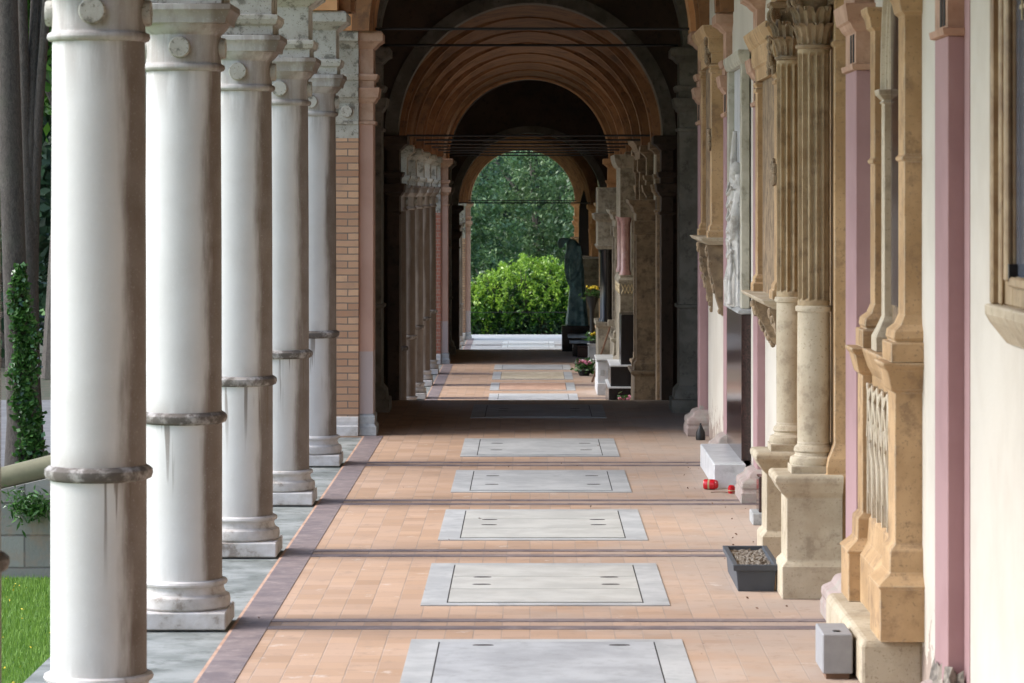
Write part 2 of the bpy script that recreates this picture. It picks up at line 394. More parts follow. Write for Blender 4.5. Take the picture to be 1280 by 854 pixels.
# -- ground outside
g=MB(); g.box(-400,400,-100,25.78,-.95,-.6); g.box(2.6,400,25.78,900,-3.2,-.6)
struct('ground',MB().box(-500,500,-200,900,-4.2,-2.3),M['turf'])
lawn=struct('lawn',MB().box(-60,-2.62,-40,25.78,-1.2,-.6),M['turf'])
struct('terrace',MB().box(-60,-4.6,26.05,62,-2.2,0),M['litter'])
struct('path',MB().box(-60,-4.61,28.9,38.5,-.1,.006),M['asphalt'])
def grass(nm,x0,x1,y0,y1,z,n,h,label):
    p=np.stack([rng.uniform(x0,x1,n),rng.uniform(y0,y1,n),np.full(n,z)],1)
    a=rng.uniform(0,2*np.pi,n); dx=np.stack([np.cos(a),np.sin(a),np.zeros(n)],1)*.004
    hh=h*(.5+rng.random(n)); tip=p+np.stack([rng.normal(0,.012,n),rng.normal(0,.012,n),hh],1)
    v=np.stack([p-dx,p+dx,tip],1).reshape(-1)
    me=bpy.data.meshes.new(nm); me.vertices.add(3*n); me.vertices.foreach_set('co',v)
    me.loops.add(3*n); me.loops.foreach_set('vertex_index',np.arange(3*n,dtype=np.int32))
    me.polygons.add(n); me.polygons.foreach_set('loop_start',np.arange(0,3*n,3,dtype=np.int32)); me.polygons.foreach_set('loop_total',np.full(n,3,dtype=np.int32))
    me.materials.append(M['grassb']); me.update(calc_edges=True)
    o=bpy.data.objects.new(nm,me); C.objects.link(o); return tag(o,label,'grass',None,'stuff')
grass('grass',-5.6,-2.75,18.5,25.6,-.6,70000,.045,'short bright green lawn grass left of the columns')
fl=np.stack([rng.uniform(-5.2,-3.0,160),rng.uniform(19.5,25.5,160),np.full(160,-.545)],1)
tag(leaves_mesh('daisies',M['petal_y'],fl,.012),'tiny yellow and white flowers scattered in the lawn','flowers',None,'stuff')

# -- floors (three stretches and two pavilions), each stretch one step flight lower
def stretch_floor(y0,y1,z,dx,name,fm='tiles'):
    struct('floor',MB().box(-1.7+dx,2.3,y0,y1,z-.3,z),M[fm])
    struct('paving_margin',MB().box(-2.6+dx,-1.72+dx,y0,y1,z-.9,z-.012),M['paving'])
    struct('floor_edging',MB().box(-1.72+dx,-1.702+dx,y0,y1,z-.3,z+.001),M['peach'])
    struct('floor_band',MB().box(-1.70+dx,-1.51+dx,y0,y1,z-.01,z+.004),M['band'])
stretch_floor(7.6,32.85,0,0,'a'); 
struct('pavilion_floor',MB().box(-4.4,3.2,32.85,38.6,-.3,-.001),M['tiles'])
stretch_floor(39.5,65-.25,-DROP,-.05,'b')
struct('pavilion_floor',MB().box(-4.4,3.2,64.75,70.9,-DROP-.3,-DROP-.001),M['tiles'])
stretch_floor(71.8,97.6,-2*DROP,-.2,'c','slab')
struct('plaza_paving',MB().box(-12,14,97.6,100.2,-2*DROP-.3,-2*DROP-.002),M['slab'])
struct('landing_floor',MB().box(-2.6,2.4,-4,6.1,.6,.97),M['tiles'])
def steps(y0,z0,dx):
    m=MB()
    for i in range(5):
        m.box(-1.75+dx,1.8,y0+.3*i,y0+.3*(i+1),z0-1.4,z0-DROP/6*(i+1))
    return m
tag(steps(6.1,.97,0).build('stone_stairs',M['slab']),'pale stone stairs dropping from the landing into the passage','stairs')
tag(steps(38.6,0,0).build('stone_stairs',M['slab']),'pale stone stairs down from the first dark pavilion','stairs')
tag(steps(70.9,-DROP,-.1).build('stone_stairs',M['slab']),'pale stone stairs down from the second dark pavilion','stairs')
# transverse double bands, one pair per column
def bands(ys,z,dx):
    m=MB()
    for y in ys:
        for a,b_ in ((-.24,-.11),(.08,.2)):
            m.box(-1.508+dx,1.84,y+a,y+b_,z-.01,z+.0042)
    return m
b_=struct('floor_stripes',bands([11.25+S*i for i in range(6)],0,0),M['band'])
struct('floor_stripes',bands([43.1+S*i for i in range(6)],-DROP,0),M['band'])
struct('floor_stripes',bands([75.05+S*i for i in range(6)],-2*DROP,-.1),M['band'])

# -- grave slabs set in the floor
SLX0,SLX1=-.665,.845
def grave(y0,y1,z,planks,slots,lidmat,label,dx=0,fm='slab',narrow=0):
    r=empty('grave_slab',((SLX0+SLX1)/2+dx,(y0+y1)/2,z),0,label,'grave slab','grave slabs set in the passage floor')
    hw=(SLX1-SLX0)/2; hd=(y1-y0)/2; t=.007; s=.155; e=.105
    f=MB(); f.box(-hw,-hw+s,-hd,hd,-.02,t); f.box(hw-s,hw,-hd,hd,-.02,t); f.box(-hw+s,hw-s,-hd,-hd+e,-.02,t); f.box(-hw+s,hw-s,hd-e,hd,-.02,t)
    f.build('frame',M[fm],r)
    MB().box(-hw+s,hw-s,-hd+e,hd-e,-.02,.0045).build('joint',M['groove'],r)
    L=2*(hd-e); 
    for k in range(planks):
        a=-hd+e+L*k/planks; b=-hd+e+L*(k+1)/planks
        MB().box(-hw+s+.009,hw-s-.009,a+(.022 if k==0 else .008),b-(.018 if k==planks-1 else .004),-.02,t+.003).build('lid',M[lidmat],r)
    for (sx,sy) in slots:
        m=MB(); m.lathe([(.001,t+.0045),(.05,t+.0055),(.055,t+.003)][::-1],0,0,16)
        o=m.build('lifting_slot',M['groove'],r); o.location=(sx,sy,0); o.scale=(1.1,.42,1)
    return r
sl4=[(-.42,.42),(.45,.42),(-.42,-.4),(.45,-.4)]; sl3=[(-.4,.28),(.42,.28),(-.4,-.1),(.42,-.1)]
grave(15.65,17.87,0,1,[(-.35,.85),(.4,.85)],'slab_dark','nearest large grey grave slab at the bottom of the picture')
grave(19.35,21.54,0,3,sl3,'slab_lid','pale three plank grave slab level with the second full column')
grave(22.99,25.2,0,3,sl3,'slab_lid','pale three plank grave slab level with the white marble block and planter')
grave(26.67,28.77,0,1,sl4,'slab','grey one piece grave slab with four slots beside the red lanterns')
grave(30.28,32.47,0,1,sl4,'slab','grey grave slab directly before the dark pavilion threshold')
grave(35.5,37.7,0,1,sl3,'slab_dark','dim grey grave slab inside the first dark pavilion')
grave(53.5,55.2,-DROP,1,[],'marble','white grave slab just past the pavilion step',-.04,'marble')
grave(56.1,58.4,-DROP,5,[],'peach','brick coloured striped grave slab in the second stretch',-.05)
grave(59.4,61.9,-DROP,3,[],'ochre_lt','buff plank grave slab behind the striped one',-.05)
grave(62.7,64.5,-DROP,2,[],'slab_dark','grey two plank grave slab before the second pavilion',-.05)
for i,(a,b) in enumerate(((84.8,87.0),(88.5,90.6),(91.6,93.4),(94.0,95.6))):
    grave(a,b,-2*DROP,2,[],'marble',['white grave slab at far end, hidden nearest of four','white far slab second from the stairs','white far slab second from the hedge','white farthest slab at the foot of the hedge'][i],-.15,'marble')

# ================================================================ LEFT COLUMNS
def make_column():
    r=empty('stone_column',(0,0,0))
    MB().box(-.27,.27,-.27,.27,0,.1).build('plinth',M['base'],r,bev=.008)
    pr=[(.25,.1),(.268,.115),(.272,.145),(.266,.175),(.24,.19),(.238,.2),(.232,.215),(.236,.232),(.25,.238),(.255,.25),(.25,.263),(.232,.27)]
    MB().lathe(pr,n=48).build('base',M['base'],r)
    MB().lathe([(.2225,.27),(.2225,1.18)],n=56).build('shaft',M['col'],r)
    MB().lathe([(.2235,1.165),(.245,1.175),(.252,1.195),(.25,1.215),(.236,1.228),(.2225,1.235)],n=56).build('ring',M['ring'],r)
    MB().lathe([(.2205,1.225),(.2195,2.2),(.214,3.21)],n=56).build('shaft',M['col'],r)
    c=MB(); c.lathe([(.215,3.20),(.232,3.205),(.240,3.22),(.236,3.238),(.218,3.246),(.216,3.26),(.216,3.41),(.235,3.425),(.26,3.455),(.27,3.475)],n=56)
    c.mould(-.27,.27,-.27,.27,[(3.47,0),(3.50,.005),(3.535,.02),(3.545,.03),(3.58,.03)])
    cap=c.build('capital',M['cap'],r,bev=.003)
    for a in (-math.pi/2,0,math.pi/2,math.pi):
        m=MB(); m.lathe([(.062,0),(.062,.03),(.056,.04),(.001,.042)],n=24)
        o=m.build('roundel',M['lichen'],cap); o.location=(.205*math.cos(a),.205*math.sin(a),3.335); o.rotation_euler=(math.pi/2,0,a+math.pi/2)
    i=MB(); i.mould(-.235,.235,-.235,.235,[(3.582,.01),(3.65,.01),(3.655,.03),(3.69,.045),(3.72,.045),(3.725,.0),(3.985,0),(4.0,.02),(4.02,.045),(4.045,.075),(4.06,.1),(4.14,.1),(4.155,.085),(4.16,.08)])
    i.build('impost_block',M['lichen'],r,bev=.004)
    return r
proto=make_column()
cl={11.25:'grime edged column partly cut by the left picture edge',14.9:'nearest full white column, widest and foremost in the left row',18.55:'second full column with dark drips below its ring',
    22.2:'third full column in the lit left row',25.85:'fourth full column in the lit left row',29.5:'thinnest lit column, last before the brick pier'}
first=True
for y,l in cl.items():
    o=proto if first else copy_tree(proto); first=False
    o.location=(COLX if y>12 else -2.085,y,0); tag(o,l,'column','stone columns along the left side')
names2=['darkest column just behind the jamb of the first pavilion','dim column, second past the first pavilion','dim column, third past the first pavilion','dim column midway down the second stretch','dim column, next to last before the red brick pier','dim column touching the red brick pier']
shaft2={}
def sooty(o):  # gives shafts the darker copy that carries shade in its colour
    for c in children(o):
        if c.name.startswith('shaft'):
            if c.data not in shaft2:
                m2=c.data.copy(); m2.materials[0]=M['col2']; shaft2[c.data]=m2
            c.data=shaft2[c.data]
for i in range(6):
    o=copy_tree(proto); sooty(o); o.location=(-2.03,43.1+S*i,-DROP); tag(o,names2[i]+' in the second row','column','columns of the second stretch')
for i in range(6):
    o=copy_tree(proto); o.location=(-2.2,75.05+S*i,-2*DROP)
    tag(o,'tiny far column in the last row by the hedge opening','column','far columns of the last stretch')

# ================================================================ PIERS AND PAVILION WALLS
LEV=[(3.2,0),(3.205,.02),(3.235,.025),(3.24,0),(3.42,0),(3.44,.02),(3.47,.035),(3.48,.05),(3.57,.065),(3.58,.065),(3.585,.01),(3.65,.01),(3.66,.03),(3.70,.045),(3.72,.045),(3.725,0),(3.98,0),(4.0,.025),(4.03,.05),(4.05,.08),(4.06,.1),(4.14,.1),(4.16,.085)]
def pier(y,z,dx,brick_m,label,right_label,depth=.5):
    r=empty('brick_pier',(0,y,z),0,label,'pier')
    x0,x1=-4.6+dx,-1.768+dx
    b=MB().box(x0,x1,0,depth,.2,3.06).build('brickwork',M[brick_m],r)
    MB().mould(x0,x1,0,depth,[(0,.035),(.1,.035),(.105,.02),(.15,.02),(.19,.012),(.2,.0)],'LN').build('base',M['base'],r,bev=.004)
    MB().mould(x0,x1,0,depth,[(3.061,0),(3.2,0)]+LEV,'LN').build('capital',M['lichen'],r)
    for xx in (x1-.12,):
        m=MB(); m.lathe([(.062,0),(.062,.025),(.056,.035),(.001,.036)],n=24)
        o=m.build('roundel',M['lichen'],r); o.location=(xx,0,3.335); o.rotation_euler=(math.pi/2,0,0)
    for (a,b2,lb) in ((x1+.002,x1+.15,None),):
        MB().box(a,b2,.05,depth+.0,.22,3.2).build('jamb',M['pink_old'],r,bev=.004)
        MB().mould(a,b2,.05,depth,[(0,.035),(.09,.035),(.12,.015),(.2,.02),(.22,0)],'RN').build('jamb_base',M['grey_marble'],r,bev=.005)
        MB().mould(a,b2,.05,depth,LEV,'RN').build('jamb_capital',M['peach'],r)
    return r
pier(32.9,0,0,'brick','tan brick pier with pink jamb and mossy stone capital','')
pier(64.8,-DROP,-.05,'redbrick','red brick pier of the second pavilion with yellow jamb','')
pier(96.8,-2*DROP,-.2,'brick','small far brick pier framing the hedge','')

def archfront(y,z,dx,R0,label,depth=.5,mat='orange',w=4.6,ztop=6.9,rw=.19):
    r=empty('arched_wall',(dx,y,z),0,label,'arch wall')
    MB().archwall('y',.02,4.16,R0+.13,-w,w,ztop,.04,depth).build('wall',M[mat],r)
    a=MB()
    a.arch('y',.02,4.16,R0+.0,R0+.17,-.0,depth-.02,48); a.arch('y',.02,4.16,R0+.05,R0+.13,-.02,.0,48); a.arch('y',.02,4.16,R0+.17,R0+.23,-.035,.02,48)
    a.build('archivolt',M[mat],r)
    return r
archfront(32.95,0,0,1.63,'orange plastered arch wall over the entrance to the first pavilion')
archfront(64.85,-DROP,-.05,1.62,'orange arch wall over the entrance to the second pavilion')
archfront(96.9,-2*DROP,-.25,1.58,'far orange arch framing the bright hedge')

def pavilion(y0,y1,z,label,right=2.9):
    r=empty('pavilion',(0,y0,z),0,label,'pavilion'); L=y1-y0
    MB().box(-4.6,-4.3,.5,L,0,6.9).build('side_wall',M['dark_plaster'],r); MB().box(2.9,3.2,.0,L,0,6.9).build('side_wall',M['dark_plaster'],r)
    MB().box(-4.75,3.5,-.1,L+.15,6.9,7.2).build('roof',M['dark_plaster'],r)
    # lower arch into the next stretch
    zz=-DROP
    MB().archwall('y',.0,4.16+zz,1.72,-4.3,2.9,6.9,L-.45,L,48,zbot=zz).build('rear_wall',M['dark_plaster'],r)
    MB().arch('y',0,4.16+zz,1.60,1.76,L-.5,L-.05,48).build('archivolt',M['grey_rib'],r)
    # grey cross rib on piers, halfway
    k=L*.62
    MB().arch('y',0,4.16,1.74,1.98,k-.3,k+.3,48).build('cross_rib',M['grey_rib'],r)
    for sx in (-1,1):
        a,b=(1.70,2.0) if sx>0 else (-2.0,-1.70)
        p=MB(); p.mould(a,b,k-.28,k+.28,[(0,.09),(.14,.09),(.15,.06),(.24,.05),(.3,0),(1.18,0),(1.19,.03),(1.22,.03),(1.23,0)]+LEV)
        p.build('rib_pier',M['grey_rib'],r)
        a,b=(1.95,2.9) if sx>0 else (-4.3,-1.95)
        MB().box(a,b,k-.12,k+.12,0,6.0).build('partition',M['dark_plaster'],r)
        a,b=(1.58,1.72) if sx>0 else (-1.72,-1.58)
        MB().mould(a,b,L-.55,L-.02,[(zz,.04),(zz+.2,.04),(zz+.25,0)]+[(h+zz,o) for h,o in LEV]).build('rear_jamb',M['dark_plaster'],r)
    return r
pavilion(32.95,39.1,0,'dark roofed pavilion interior between the first and second stretch')
pavilion(64.85,71.4,-DROP,'second dark pavilion further down the passage')

def near_pavilion():
    r=empty('pavilion',(0,-5.5,.97),0,'dark roofed pavilion the picture is taken from, behind the viewer','pavilion')
    MB().box(2.2,2.5,0,12.9,-1,6.9).build('side_wall',M['dark_plaster'],r); MB().box(-4.6,2.2,-.3,0,-1,6.9).build('back_wall',M['dark_plaster'],r)
    MB().box(-4.75,3.5,-.3,12.9,6.9,7.2).build('roof',M['dark_plaster'],r)
    MB().box(-4.6,-4.3,0,12.9,-1.6,6.9).build('outer_wall',M['dark_plaster'],r)
    MB().archwall('y',.02,3.2,1.8,-4.6,2.2,6.9,12.5,12.95,32,zbot=-1).build('front_wall',M['orange'],r)
near_pavilion()
# ================================================================ ARCADE WALL, VAULT, RIGHT WALL PER STRETCH
def wx(y): return 1.94 if y<14.5 else 2.0-(y-14.5)*.0092
def stretch(y0,nb,z,dx,lab,xr,first=False,roof0=None):
    y1=y0+nb*S
    # left arcade wall with one arch per bay
    aw=empty('arcade_wall',(0,0,z),0,'orange plastered wall of round arches above the '+lab+' columns','arcade wall')
    m=MB(); a=MB()
    for i in range(nb):
        yc=y0+S*(i+.5)
        m.archwall('x',yc,4.161,1.58,y0+S*i,y0+S*(i+1),6.15,-2.26+dx+.0,-1.79+dx,24)
        a.arch('x',yc,4.162,1.46,1.60,-2.22+dx,-1.76+dx,24); a.arch('x',yc,4.162,1.60,1.68,-2.30+dx,-1.755+dx,24)
    m.build('wall',M['orange'],aw); a.build('archivolt',M['orange'],aw)
    MB().mould(-2.3+dx,-1.9+dx,y0,y1,[(6.152,.0),(6.2,.08),(6.3,.12),(6.36,.3),(6.42,.32)],'L').build('cornice',M['lichen'],aw)
    # cross vaults
    xl=-1.77+dx; hw=(xr-xl)/2; xc=(xr+xl)/2; n=20; mm=MB()
    for i in range(nb):
        yc=y0+S*(i+.5); V=[];F=[]
        for p in range(n+1):
            u=math.sin((p/n-.5)*math.pi)
            for q in range(n+1):
                v_=math.sin((q/n-.5)*math.pi)
                zz=max(1.66*math.sqrt(max(0,1-u*u)),1.6*math.sqrt(max(0,1-v_*v_)))
                V.append((xc+hw*u,yc+S/2*v_,4.16+zz))
        for p in range(n):
            for q in range(n):
                a0=p*(n+1)+q; F.append((a0,a0+1,a0+n+2,a0+n+1))
        mm.add(V,F,True)
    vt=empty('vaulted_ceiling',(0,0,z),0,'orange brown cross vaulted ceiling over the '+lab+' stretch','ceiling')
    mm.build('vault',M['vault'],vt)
    rb=[]
    for i in range(nb+1):
        yy=y0+S*i; k=MB(); yy=min(max(yy,y0+.2),y1-.2)
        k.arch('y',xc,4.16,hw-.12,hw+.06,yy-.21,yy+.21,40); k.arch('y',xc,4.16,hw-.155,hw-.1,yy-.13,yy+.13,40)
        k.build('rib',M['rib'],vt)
    MB().box(-2.3+dx,xr+.5,y0,y1,6.153,6.3).build('roof',M['dark_plaster'],vt)
    return vt,xc
stretch(7.6,7,0,0,'first lit',1.86)
vt2,_=stretch(39.12,7,-DROP,-.05,'second',1.76)
vt3,_=stretch(71.42,7,-2*DROP,-.2,'far',1.50)
# right walls
rw=MB(); rw.prism([(7,0),(7,0)],'y',0,0) if False else None
for v in ([(1.94,7),(1.94,14.5),(2.5,14.5),(2.5,7)],[(2.0,14.501),(wx(32.93),32.93),(2.5,32.93),(2.5,14.501)]):
    rw.add([(x,y,0) for x,y in v]+[(x,y,6.15) for x,y in v],[(0,1,5,4),(1,2,6,5),(2,3,7,6),(3,0,4,7),(4,5,6,7),(3,2,1,0)])
tag(rw.build('plaster_wall',M['cream']),'long cream plaster wall along the right side of the lit stretch','wall')
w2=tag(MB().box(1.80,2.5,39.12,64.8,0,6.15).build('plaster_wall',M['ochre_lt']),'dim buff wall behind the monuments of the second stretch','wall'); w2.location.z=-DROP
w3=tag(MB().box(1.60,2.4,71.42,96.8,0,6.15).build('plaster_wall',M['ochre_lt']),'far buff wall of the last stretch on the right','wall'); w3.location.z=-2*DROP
# tie rods
def rod(y,z,x0,x1,label,r=.014):
    m=MB(); m.tube([(x0,0,0),(x1,0,0)],r,8); o=m.build('tie_rod',M['iron']); o.location=(0,y,z)
    return tag(o,label,'tie rod','iron tie rods across the passage')
rod(33.2,4.2,-1.62,1.68,'black iron tie rod across the mouth of the first pavilion, topmost')
rod(36.9,4.2,-1.7,1.7,'black iron tie rod inside the first pavilion, second from top')
for i in range(6):
    rod(43.1+S*i,3.27,-1.8,1.76,'black iron tie rod above '+['the darkest column','the second dim column','the third dim column','the middle dim column','the next to last dim column','the last dim column'][i]+' of the second row')
rod(65.1,3.26,-1.65,1.6,'black iron tie rod at the mouth of the second pavilion')
rod(72,2.27,-1.8,1.45,'black iron tie rod just past the second pavilion crossing the trees')
for i in range(1,6): 
    if i in(5,): rod(75.05+S*i,2.27,-1.9,1.45,'thin far black tie rod in front of the trees')

# right pilasters
def pilaster(y0,y1,x,label,z=0,cap='peach',shaft='pink',wallband=None):
    r=empty('pilaster',(x,y0,z),0,label,'pilaster','plaster pilasters on the right wall')
    d=y1-y0; t=.3
    MB().box(0,t,0,d,.26,3.2).build('shaft',M[shaft],r,bev=.004)
    MB().mould(0,t,0,d,[(0,.14),(.09,.14),(.1,.125),(.13,.135),(.17,.13),(.2,.08),(.24,.06),(.265,.0)],'LNF').build('base',M['pinkstone'],r,bev=.012)
    c=MB().mould(0,t,0,d,LEV,'LNF').build('capital',M[cap],r)
    f=MB()
    for k in (.12,.3): f.box(-.004,.0,d*k*1.3,d*k*1.3+.07,3.25,3.41)
    f.build('capital_flute',M['groove'],c)
    if wallband: MB().box(wallband-x-.004,wallband-x+.05,-.17,-.002,0,5).build('wall_band',M['pink'],r)
    return r
M['dim_stone']=stone('shaded_pale_stone',(.30,.27,.21),(.21,.18,.13),(.08,.065,.045),.7,4,.85,.5,7,.45,.62,edge=(.42,.38,.30))  # pale stone darkened to carry the far stretches' dimness in its colour
M['pinkstone']=stone('pink_worn_stone',(.42,.335,.31),(.33,.26,.235),(.36,.33,.29),.8,5,.85,.9,6,.48,.58)
pilaster(14.28,14.73,1.862,'nearest pink pilaster at the right, mauve sided, between plaque and arched monument',wallband=1.94)
pilaster(18.28,18.88,1.86,'pink pilaster between the pointed arch monument and the fluted columns')
pilaster(25.84,26.3,1.83,'peeling pink pilaster left of the fluted columns, with chipped base')
pilaster(29.5,29.95,1.805,'narrow pink pilaster left of the white marble relief')
pilaster(32.96,33.4,1.745,'farthest pink pilaster forming the right jamb of the first pavilion')
for i,l in enumerate(('first','second','third','fourth','fifth','last')):
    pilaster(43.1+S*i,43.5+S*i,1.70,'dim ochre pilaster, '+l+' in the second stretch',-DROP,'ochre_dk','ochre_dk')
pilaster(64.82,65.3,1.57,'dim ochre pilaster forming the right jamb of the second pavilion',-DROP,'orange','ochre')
for i in range(6):
    p=pilaster(75.05+S*i,75.5+S*i,1.43,'tiny orange pilaster, '+('first','second','third','fourth','fifth','last')[i]+' from the stairs in the last stretch',-2*DROP,'orange','orange')
pilaster(96.8,97.2,1.33,'far orange pilaster right of the hedge',-2*DROP,'orange','orange')

def rubble(name,x0,x1,y0,y1,z0,z1,mat,label,n=9,jit=.02):
    """broken lump of masonry: a block with ragged faces and a crumbling top"""
    V=[];F=[];idx={}
    def P(i,j,k):
        if (i,j,k) in idx: return idx[(i,j,k)]
        top=z0+(z1-z0)*(.82+.18*math.sin(i*1.7+j*2.3)*math.cos(j*.9))*k/n if k else z0
        t=k/n; sh=.035*t*t
        V.append((x0+sh+(x1-x0-sh)*i/n+rng.normal(0,jit*.5),y0+sh+(y1-y0-2*sh)*j/n+rng.normal(0,jit),top+rng.normal(0,jit*.5)))
        idx[(i,j,k)]=len(V)-1; return idx[(i,j,k)]
    for a_ in range(n):
        for b_ in range(n):
            F+=[(P(0,a_,b_),P(0,a_,b_+1),P(0,a_+1,b_+1),P(0,a_+1,b_)),(P(n,a_,b_),P(n,a_+1,b_),P(n,a_+1,b_+1),P(n,a_,b_+1)),
                (P(a_,0,b_),P(a_+1,0,b_),P(a_+1,0,b_+1),P(a_,0,b_+1)),(P(a_,n,b_),P(a_,n,b_+1),P(a_+1,n,b_+1),P(a_+1,n,b_)),
                (P(a_,b_,n),P(a_+1,b_,n),P(a_+1,b_+1,n),P(a_,b_+1,n))]
    r=MB(); r.add(V,F); return tag(r.build(name,M[mat]),label,'rubble')
M['rubble']=stone('broken_render',(.38,.34,.29),(.24,.215,.18),(.10,.09,.08),.8,9,.95,1.0,12,.45,.6)
rubble('broken_masonry',1.82,1.97,14.18,14.8,.0,.40,'rubble','broken grey masonry showing at the foot of the nearest pink pilaster')
rubble('broken_masonry',1.66,1.80,32.88,33.3,.0,.17,'rubble','crumbling buff masonry around the foot of the farthest pink pilaster')
rubble('broken_masonry',1.80,1.93,29.45,30.0,.0,.42,'rubble','crumbling plaster between the marble block and the black candle lamp')
# ================================================================ OUTSIDE LEFT
# retaining wall, coping, trees
tag(MB().box(-9,-4.62,25.78,26.05,-.62,.12).build('block_wall',M['blockwall']),'low grey concrete block wall behind the lawn','wall')
cp=MB(); cp.tube([(-8,25.95,-.35),(-4.3,25.95,.17),(-3.3,25.95,.42),(-2.4,25.95,.72)],.1,12)
tag(cp.build('coping_rail',plain('olive_stone_rail',(.16,.15,.09),.8)),'mossy olive brown round coping rail sloping up to the columns','rail')
tag(MB().prism([(-4.615,-.62),(-2.6,-.62),(-2.6,.58),(-3.3,.33),(-4.3,.1),(-4.615,.06)],'y',25.80,26.03).build('stair_flank_wall',M['blockwall']),'grey sloping flank wall beneath the coping rail','wall')
def trunk(name,x,y,z,pts,rads,label,n=14):
    r=empty(name,(x,y,z),0,label,'tree')
    m=MB()
    for P,Rr in zip(pts,rads): m.tube(P,Rr,n)
    m.build('trunk',M['bark'],r); return r
def clump_leaves(c,rad,nc,nl,cs=.35):
    """leaf centres gathered in clumps through an uneven crown volume"""
    u=rng.normal(size=(nc,3)); u/=np.linalg.norm(u,axis=1)[:,None]; rr=rng.random(nc)**.45
    cc=np.array(c)+u*rr[:,None]*np.array(rad)*(.75+.5*rng.random(nc))[:,None]
    k=rng.integers(0,nc,nl); return cc[k]+rng.normal(size=(nl,3))*cs
def tr_crown(r,c,rad,nc,nl,cs,size,mat):
    P=clump_leaves(c,rad,nc,nl,cs); return leaves_mesh('crown',M[mat],P,size,r)
T1=trunk('conifer_tree',-4.55,28.6,-.02,[[(0,0,-.05),(-.01,0,.5),(-.07,0,2.1),(-.13,0,4.2),(-.2,0,9)]],[[.16,.12,.105,.1,.07]],'large grey barked tree trunk at the far left beyond the columns',20)
tr_crown(T1,(-.1,0,9),(2,2,2.2),60,6000,.4,.12,'leaf_dark')
T2=trunk('multi_stem_tree',-4.66,29.7,-.02,[[(.02,0,-.05),(.0,0,.8),(0,0,1.9),(-.03,0,3.1),(-.07,0,4.6),(-.2,0,8)],[(.03,.02,1.6),(.05,0,2.4),(.09,0,3.2),(.17,0,4.3),(.5,.1,7.5)],[(.0,.05,1.3),(.02,.0,3.0),(.06,.1,4.4),(.1,.1,8)],[(.02,.06,1.9),(.07,.05,2.9),(.11,.1,4.6),(.3,.1,8)]],
    [[.14,.11,.09,.06,.05,.03],[.06,.055,.045,.04,.02],[.07,.055,.05,.03],[.05,.035,.03,.02]],'tree splitting into several thin stems behind the ivy clad trunk')
tr_crown(T2,(0,0,8.5),(2,2,2),60,6000,.4,.12,'leaf_dark')
iv=[]
for k in range(2400):
    q=rng.random(); zz=.1+1.76*q; w_=.13*(1-.75*max(0,(q-.75)/.25)); a=rng.uniform(math.pi*1.05,math.pi*1.95)
    cx=-4.46-.085*q+.025*math.sin(q*13)+rng.normal(0,.018); rr=.15+rng.uniform(0,.03)
    iv.append((cx+rng.uniform(-1,1)*w_*(.85+.15*math.sin(q*31)), 28.6+rr*math.sin(a)*.9-.02, zz))
tag(leaves_mesh('ivy',M['ivy'],np.array(iv),.026,asp=.8),'glossy green ivy climbing the grey tree trunk at far left','ivy')
fern=np.array([(rng.normal(-4.02,.09),25.7+rng.normal(0,.05),rng.normal(-.02,.06)) for _ in range(500)])
tag(leaves_mesh('fern',M['ivy'],fern,.035,asp=.25),'small green fern hanging over the block wall below the rail','fern')
def far_tree(x,y,z,h,r,mat,label,n=14000,sz=.14,nm='leafy_tree',low=.25,nc=170,cs=.42):
    t=trunk(nm,x,y,z,[[(0,0,0),(.1,0,h*.3),(-.1,.1,h*.6),(0,0,h*.92)],[(.05,0,h*.35),(r*.5,0,h*.55),(r*.75,.2,h*.72)],[(0,0,h*.4),(-r*.5,.1,h*.6),(-r*.7,.1,h*.75)]],[[.28,.2,.14,.04],[.1,.07,.03],[.1,.07,.03]],label,8)
    tr_crown(t,(0,0,h*(.5+low/2)),(r,r,h*(.5-low/2)),nc,n,cs,sz,mat); return t
lt=[(-7.4,46,0,11,2.6,'leaf_dark'),(-9.2,52,0,12,3,'leaf_dark'),(-6.3,43,0,9,1.7,'leaf_mid'),(-10.5,60,0,13,3.2,'leaf_blue'),(-12.5,68,0,14,3.5,'leaf_dark'),(-8.5,64,0,13,3,'leaf_dark')]
lt=[(-7.4,46,0,11,2.0,'leaf_dark'),(-11.8,72,0,14,3,'leaf_dark'),(-6.3,43,0,9,1.7,'leaf_mid'),(-13.2,82,0,14,3.4,'leaf_blue'),(-14.8,92,0,15,3.6,'leaf_dark'),(-10.2,61,0,13,2.2,'leaf_dark')]
ll=['dark tree directly behind the ivy clad stems','dark tall tree beyond the path','bright green young tree seen in the gap beside the first column','blue green tree far behind the path','dark farthest tree beyond the path','slim dark tree midway between the path and the farthest tree']
for a,l in zip(lt,ll): far_tree(*a[:5],a[5],l,11000,.13,low=(.42 if a[5]=='leaf_mid' else -.1))

